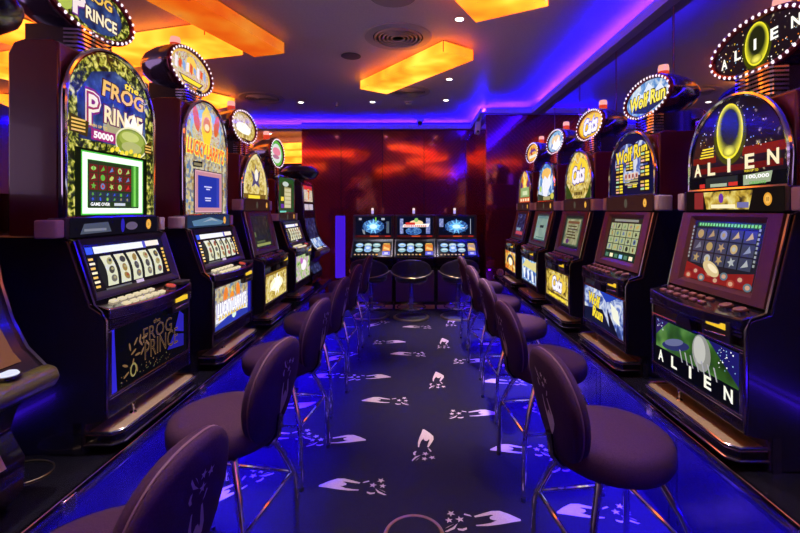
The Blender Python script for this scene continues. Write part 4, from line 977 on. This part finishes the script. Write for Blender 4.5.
# lacquered end wall, each panel a chevron of fine stripes
def lacquer(name, ang):
    m, nt, b = _princ(name); N = nt.nodes; L = nt.links
    tc = N.new('ShaderNodeTexCoord'); mp = N.new('ShaderNodeMapping'); L.new(tc.outputs['Object'], mp.inputs['Vector'])
    mp.inputs['Rotation'].default_value = (0, ang, 0)
    w = N.new('ShaderNodeTexWave'); w.inputs['Scale'].default_value = 6.5; w.inputs['Distortion'].default_value = 0; w.bands_direction = 'X'; L.new(mp.outputs['Vector'], w.inputs['Vector'])
    cr = N.new('ShaderNodeValToRGB'); cr.color_ramp.elements[0].position = .55; cr.color_ramp.elements[0].color = (.38, .042, .034, 1); cr.color_ramp.elements[1].position = .9; cr.color_ramp.elements[1].color = (.50, .066, .054, 1)
    L.new(w.outputs['Fac'], cr.inputs['Fac']); L.new(cr.outputs['Color'], b.inputs['Base Color'])
    b.inputs['Metallic'].default_value = .75; b.inputs['Roughness'].default_value = .10; b.inputs['Coat Weight'].default_value = .4; b.inputs['Coat Roughness'].default_value = .04; b.inputs['Specular IOR Level'].default_value = .9
    n = N.new('ShaderNodeTexNoise'); n.inputs['Scale'].default_value = 1.6; L.new(tc.outputs['Object'], n.inputs['Vector'])
    bp = N.new('ShaderNodeBump'); bp.inputs['Strength'].default_value = .10; bp.inputs['Distance'].default_value = .03; L.new(n.outputs['Fac'], bp.inputs['Height'])
    L.new(bp.outputs['Normal'], b.inputs['Normal']); L.new(bp.outputs['Normal'], b.inputs['Coat Normal'])
    return m
m = MB(); m.box(-7.1, -7, 3.0, 14, 0, HC); struct('wall_left', m, WALLR, smooth=0)
m = MB(); m.box(-7.1, XM+.1, -5.1, -5, 0, HC); struct('wall_behind', m, WALLR, smooth=0)
LQA, LQB = lacquer('lacquer_rising', R(45)), lacquer('lacquer_falling', R(-45))
m = MB(); m.use(mat('seam_black', (.01, .006, .008), .4)); m.box(-1.98, XM, YB+.02, YB+.1, 0, HC)
xs = [-1.98, -1.29, -.565, .157, .88, 1.3]
for i in range(5): m.use(LQA if i % 2 == 0 else LQB); m.box(xs[i]+.004, xs[i+1]-.004, YB, YB+.03, 0, 2.85)
struct('wall_end', m, smooth=0)
m = MB(); m.use(LQA); m.box(1.04, XM, 6.3, YB-.001, 0, 2.85); struct('wall_pier', m, bevel=.004, smooth=0)
m = MB(); m.box(-7, -1.985, YB, YB+.1, 2.84, HC); struct('trim_header', m, TRIMM, smooth=0)
# cove trims with blue light behind
COVE = E(.004, .0005, 1.0, 1400.)
def cove(name, prof, y0, y1, fn):
    """L-shaped trim: front lip hides a blue light strip that washes the ceiling"""
    m = MB(); m.fn = fn; m.prism([(0, 2.85), (.085, 2.85), (.085, 2.93), (.073, 2.93), (.073, 2.872), (0, 2.872)], y0, y1); struct(name, m, TRIMM, smooth=0)
    m = MB().use(COVE); m.fn = fn; m.box(.020, .030, y0+.05, y1-.10, 2.908, 2.927); struct(name+'_led', m, smooth=0)
cove('trim_mirror', 0, -5, 6.22, lambda x, y, z: (XM-.001-x, y, z))
cove('trim_pier', 0, 1.04, XM-.001, lambda x, y, z: (y, 6.299-x, z))
cove('trim_pier_side', 0, 6.215, YB-.09, lambda x, y, z: (1.039-x, y, z))
cove('trim_end', 0, -7, 1.039, lambda x, y, z: (y, YB-.001-x, z))
# low partition behind the left row
m = MB(); m.box(-1.86, -1.76, -1.2, 5.6, 0, 1.52); struct('wall_partition', m, BLACK, smooth=0)

# reflection of a blue lit column in the end wall, built as a glowing strip
r = empty('blue_reflection', (-1.30, YB, .25)); tag(r, 'tall blue reflection on the dark red end wall, built as a glowing strip', 'painted reflection')
m = MB().use(E(.07, .012, .8, .8)); m.box(-.085, .085, -.035, -.002, .02, 1.10); m.build('diffuser', None, r, bevel=.01)
m = MB().use(SATIN); m.box(-.07, .07, -.03, -.001, 0, .02); m.box(-.07, .07, -.03, -.001, 1.10, 1.12); m.build('end_cap', None, r)

# brass floor outlet
r = empty('floor_outlet', (-.005, 1.905, 0)); tag(r, 'round brass floor outlet ring in the navy carpet', 'floor outlet')
m = MB().use(BRASS); m.lathe([(.138, .0015), (.136, .006), (.122, .006), (.120, .0015)], 48); m.build('ring', None, r)
m = MB().use(CARPET); m.lathe([(.119, .0015), (.119, .0065)], 48); m.build('lid', None, r)

# ------------------------------------------------------------------ ceiling fittings
def box_mat(name, s):
    return pat(name, [(.3, (.9, .075, .003)), (.45, (1., .15, .007)), (.55, (1., .21, .012)), (.7, (1., .31, .03))], 2.2, 'NOISE', s, 2)
LBM = box_mat('amber_diffuser', 3.0)
LBD = box_mat('deep_amber_diffuser', .95); LBD.node_tree.nodes['Principled BSDF'].inputs['Specular IOR Level'].default_value = .8
LBT = mat('amber_edge', (.35, .05, .02), .4)
def light_box(cx, cy, L, W, ang, label, z0=2.855, z1=2.965, deep=False):
    r = empty('light_box', (cx, cy, z0), ang); tag(r, label, 'ceiling light', 'amber ceiling light boxes')
    m = MB().use(LBD if deep else LBM); m.box(-L/2, L/2, -W/2, W/2, 0, z1-z0-.012); m.build('diffuser', None, r, bevel=.004)
    m = MB().use(LBT); m.box(-L/2+.03, L/2-.03, -W/2+.03, W/2-.03, z1-z0-.0115, z1-z0-.004); m.build('top_frame', None, r)
    for sx in (-1, 1):
        for sy in (-1, 1): m = MB().use(LBT); m.tube([(sx*L/2, sy*W/2, .0), (sx*L/2, sy*W/2, z1-z0-.012)], .004, 6); m.build('corner_strip', None, r)
    for s in (-1, 1):
        m = MB().use(CHROMED); m.lathe([(.02, z1-z0-.004), (.02, HC-z0-.001)], 12, (s*L*.35, 0, 0)); m.build('hanger', None, r)
    return r
def lb_edge(p, q, W, label, left=True, **k):
    """box along p->q with its width to one side"""
    dx, dy = q[0]-p[0], q[1]-p[1]; L = math.hypot(dx, dy); nx, ny = -dy/L, dx/L
    if not left: nx, ny = -nx, -ny
    return light_box((p[0]+q[0])/2+nx*W/2, (p[1]+q[1])/2+ny*W/2, L, W, math.atan2(dy, dx), label, **k)
light_box(-.045, 4.515, 1.48, .37, math.atan2(1.16, -.87), 'amber light box hanging alone between the round ceiling vents')
light_box(.32, 2.44, 1.5, .53, math.atan2(-.87, -.49), 'amber light box cut off by the top edge of the photo')
lb_edge((-1.173, 3.865), (-1.68, 2.20), .32, 'amber light box whose corner points at the bare ceiling near the vents', False, deep=True)
lb_edge((-1.56, 3.90), (-4.4, 4.70), .47, 'long amber light box crossing behind the leafy green machine', True)
lb_edge((-2.42, 5.78), (-3.05, 4.25+.55), .50, 'amber light box behind the sign of the blue message screen machine', False)
lb_edge((-3.0, 3.65), (-3.4, 2.2), .45, 'amber light box above the curved machine cut off by the photo edge', False)
lb_edge((-3.2, 7.0), (-5.6, 6.0), .5, 'far amber light box beyond the round gold sign')
FARB = 'amber light boxes of the hall beyond the header'
for x, y in ((-2.6, 9.0), (-3.1, 10.2), (-2.9, 11.4), (-4.6, 9.4), (-5.0, 10.8)):
    o = light_box(x, y, 1.7, .45, R(-12), 'amber light box in the hall beyond the end wall header', z0=2.72, z1=2.83); o['group'] = FARB
for x, y, a, l in ((-.9, -.4, 60, 'amber light box behind the camera'), (.9, -1.2, -50, 'second amber light box behind the camera, nearer the mirror'), (-3.8, .3, 20, 'amber light box over the side hall behind the camera'), (-5.2, 3.0, 75, 'amber light box over the side hall by its outer wall')):
    light_box(x, y, 1.5, .42, R(a), l)

def vent(x, y, rad, label):
    r = empty('air_vent', (x, y, HC)); tag(r, label, 'ceiling vent', 'round ceiling vents')
    m = MB().use(mat('vent_grey', (.55, .47, .54), .5)); m.lathe([(rad*.74, -.001), (rad*.74, -.012), (rad*.98, -.010), (rad, -.003), (rad, -.001)], 48); m.build('flange', None, r)
    m = MB().use(mat('vent_dark', (.015, .012, .015), .8)); m.lathe([(rad*.73, -.0012), (rad*.73, -.004)], 40); m.build('duct', None, r)
    k = 0; q = rad*.70
    while q > .03:
        m = MB().use(mat('vent_ring', (.62, .52, .56), .4)); m.lathe([(q, -.006), (q-.004, -.022), (q-.016, -.018), (q-.012, -.006)], 40); m.build('louvre_ring', None, r); q -= .036
    return r
vent(-.15, 3.80, .30, 'largest round ceiling vent, in front of the lone amber light box')
vent(-2.09, 5.87, .30, 'round ceiling vent above the pointed gold arch machine')
vent(-.08, 5.55, .28, 'round ceiling vent half hidden behind the lone amber light box')
def disc(name, x, y, rad, m_, label, cat):
    r = empty(name, (x, y, HC)); tag(r, label, cat)
    m = MB().use(m_); m.lathe([(rad, -.0005), (rad*.99, -.006), (rad*.9, -.008)], 40); m.build('cover', None, r)
    m = MB().use(SATIN); m.tube([(rad*math.cos(t), rad*math.sin(t), -.003) for t in [2*math.pi*i/40 for i in range(40)]], .003, 6, True); m.build('rim', None, r)
disc('access_panel', -.16, 3.07, .165, mat('panel_paint', (.42, .37, .44), .5), 'plain round access panel in the ceiling at the top edge', 'access panel')
disc('ceiling_speaker', -.636, 4.27, .095, mat('speaker_grey', (.16, .12, .16), .7), 'dark grey round ceiling speaker', 'ceiling speaker')
def downlight(x, y, label, power=130, cone=58):
    r = empty('downlight', (x, y, HC)); tag(r, label, 'downlight', 'small round downlights')
    m = MB().use(WHITEP); m.lathe([(.034, -.001), (.034, -.006), (.050, -.006), (.052, -.001)], 24); m.build('bezel', None, r)
    m = MB().use(E(1, .93, .85, 9.)); m.lathe([(.033, -.0015), (.030, -.006)], 20); m.build('lens', None, r)
    l = bpy.data.lights.new('downlight_beam', 'SPOT'); l.energy = power; l.spot_size = R(cone); l.spot_blend = 1.; l.shadow_soft_size = .05; l.color = (1, .88, .90)
    o = bpy.data.objects.new('downlight_beam', l); COL.objects.link(o); o.parent = r; o.location = (0, 0, -.03)
for x, y, l in ((.356, 3.44, 'downlight between the two amber boxes near the access panel'), (.40, 5.02, 'downlight just past the lone amber box'), (.43, 5.98, 'downlight nearest the dark red pier'), (-.60, 6.08, 'downlight near the end wall, aligned with the smoke detector'), (-1.62, 6.1, 'downlight beside the vent above the gold arch machine'),
                (-.25, 1.6, 'added fill downlight above the near end of the aisle'), (.35, .2, 'added fill downlight over the camera'), (-.6, -1.0, 'added fill downlight behind the camera'), (-.75, 2.35, 'added fill downlight over the stools before the mosaic arch machine'), (.75, 2.2, 'added fill downlight over the stools before the mountain sign machine'), (-.75, .9, 'added fill downlight over the stool nearest the camera'), (.75, .9, 'added fill downlight over the aisle beside the camera, nearer the mirror'), (-2.9, 8.6, 'first downlight beyond the header'), (-3.6, 1.6, 'added fill downlight over the side hall'), (-4.2, 6.6, 'downlight far in the side hall')):  # unseen downlights above, beside and behind the camera are added as fill
    downlight(x, y, l, *((620, 42) if (x, y) in ((.356, 3.44), (.40, 5.02)) else (60, 50) if y > 5.5 and -2 < x < 1 else (120, 58)))
r = empty('smoke_detector', (-.09, 6.08, HC)); tag(r, 'white smoke detector on the ceiling before the end wall', 'smoke detector')
m = MB().use(WHITEP); m.lathe([(.065, -.001), (.065, -.012), (.05, -.014), (.048, -.035), (.03, -.045)], 28); m.build('body', None, r)
m = MB().use(SATIN); m.lathe([(.0495, -.018), (.0495, -.028)], 28); m.build('grille', None, r)
r = empty('sprinkler', (-1.12, 6.15, HC)); tag(r, 'small white sprinkler head on the ceiling', 'sprinkler')
m = MB().use(WHITEP); m.lathe([(.03, -.001), (.028, -.006), (.009, -.008), (.009, -.045)], 16); m.build('stem', None, r)
m = MB().use(CHROME); m.lathe([(.022, -.046), (.022, -.05)], 16); m.build('deflector', None, r)
r = empty('dome_camera', (.085, 7.30, HC)); tag(r, 'small dome camera on the ceiling by the end wall', 'security camera')
m = MB().use(WHITEP); m.lathe([(.06, -.001), (.06, -.03), (.05, -.035)], 24); m.build('mount', None, r)
m = MB().use(SATIN); m.lathe([(.048, -.035), (.045, -.06), (.03, -.078), (.01, -.085)], 24); m.build('dome', None, r)
r = empty('security_camera', (.93, 6.45, 2.70)); tag(r, 'white box security camera at the pier corner below the ceiling trim', 'security camera')
m = MB().use(WHITEP); m.prism([(-.035, -.10), (.035, -.12), (.055, .06), (-.02, .07)], -.06, .06); m.build('body', None, r, bevel=.008)
m = MB().use(SATIN); m.fn = lambda x, y, z: (x+.004, -.064-z, y-.085); m.lathe([(.018, -.002), (.018, .012)], 16); m.build('lens', None, r)
m = MB().use(WHITEP); m.tube([(.03, 0, .05), (.06, 0, .10), (.06, .0, .1495)], .012, 8); m.build('bracket', None, r)

# ------------------------------------------------------------------ camera, view
cam = bpy.data.cameras.new('camera'); co = bpy.data.objects.new('camera', cam); COL.objects.link(co)
co.location = (0, 0, 1.45); co.rotation_euler = (R(90), 0, 0)
cam.sensor_width = 36; cam.lens = 36*430/800; cam.shift_x = -15/800; cam.shift_y = -56.5/800; cam.clip_start = .02
sc.camera = co
w = bpy.data.worlds.new('hall_fill'); w.use_nodes = True; w.node_tree.nodes['Background'].inputs['Color'].default_value = (.78, .50, .92, 1); sc.world = w  # violet fill through the open side, standing in for the unseen hall
vs = sc.view_settings; vs.view_transform = 'Standard'; vs.look = 'None'; vs.exposure = 0.18; vs.gamma = 1; vs.use_curve_mapping = False
cy = sc.cycles; cy.max_bounces = 8; cy.glossy_bounces = 6; cy.diffuse_bounces = 4; cy.use_denoising = True; cy.sample_clamp_indirect = 6; cy.caustics_reflective = False; cy.caustics_refractive = False
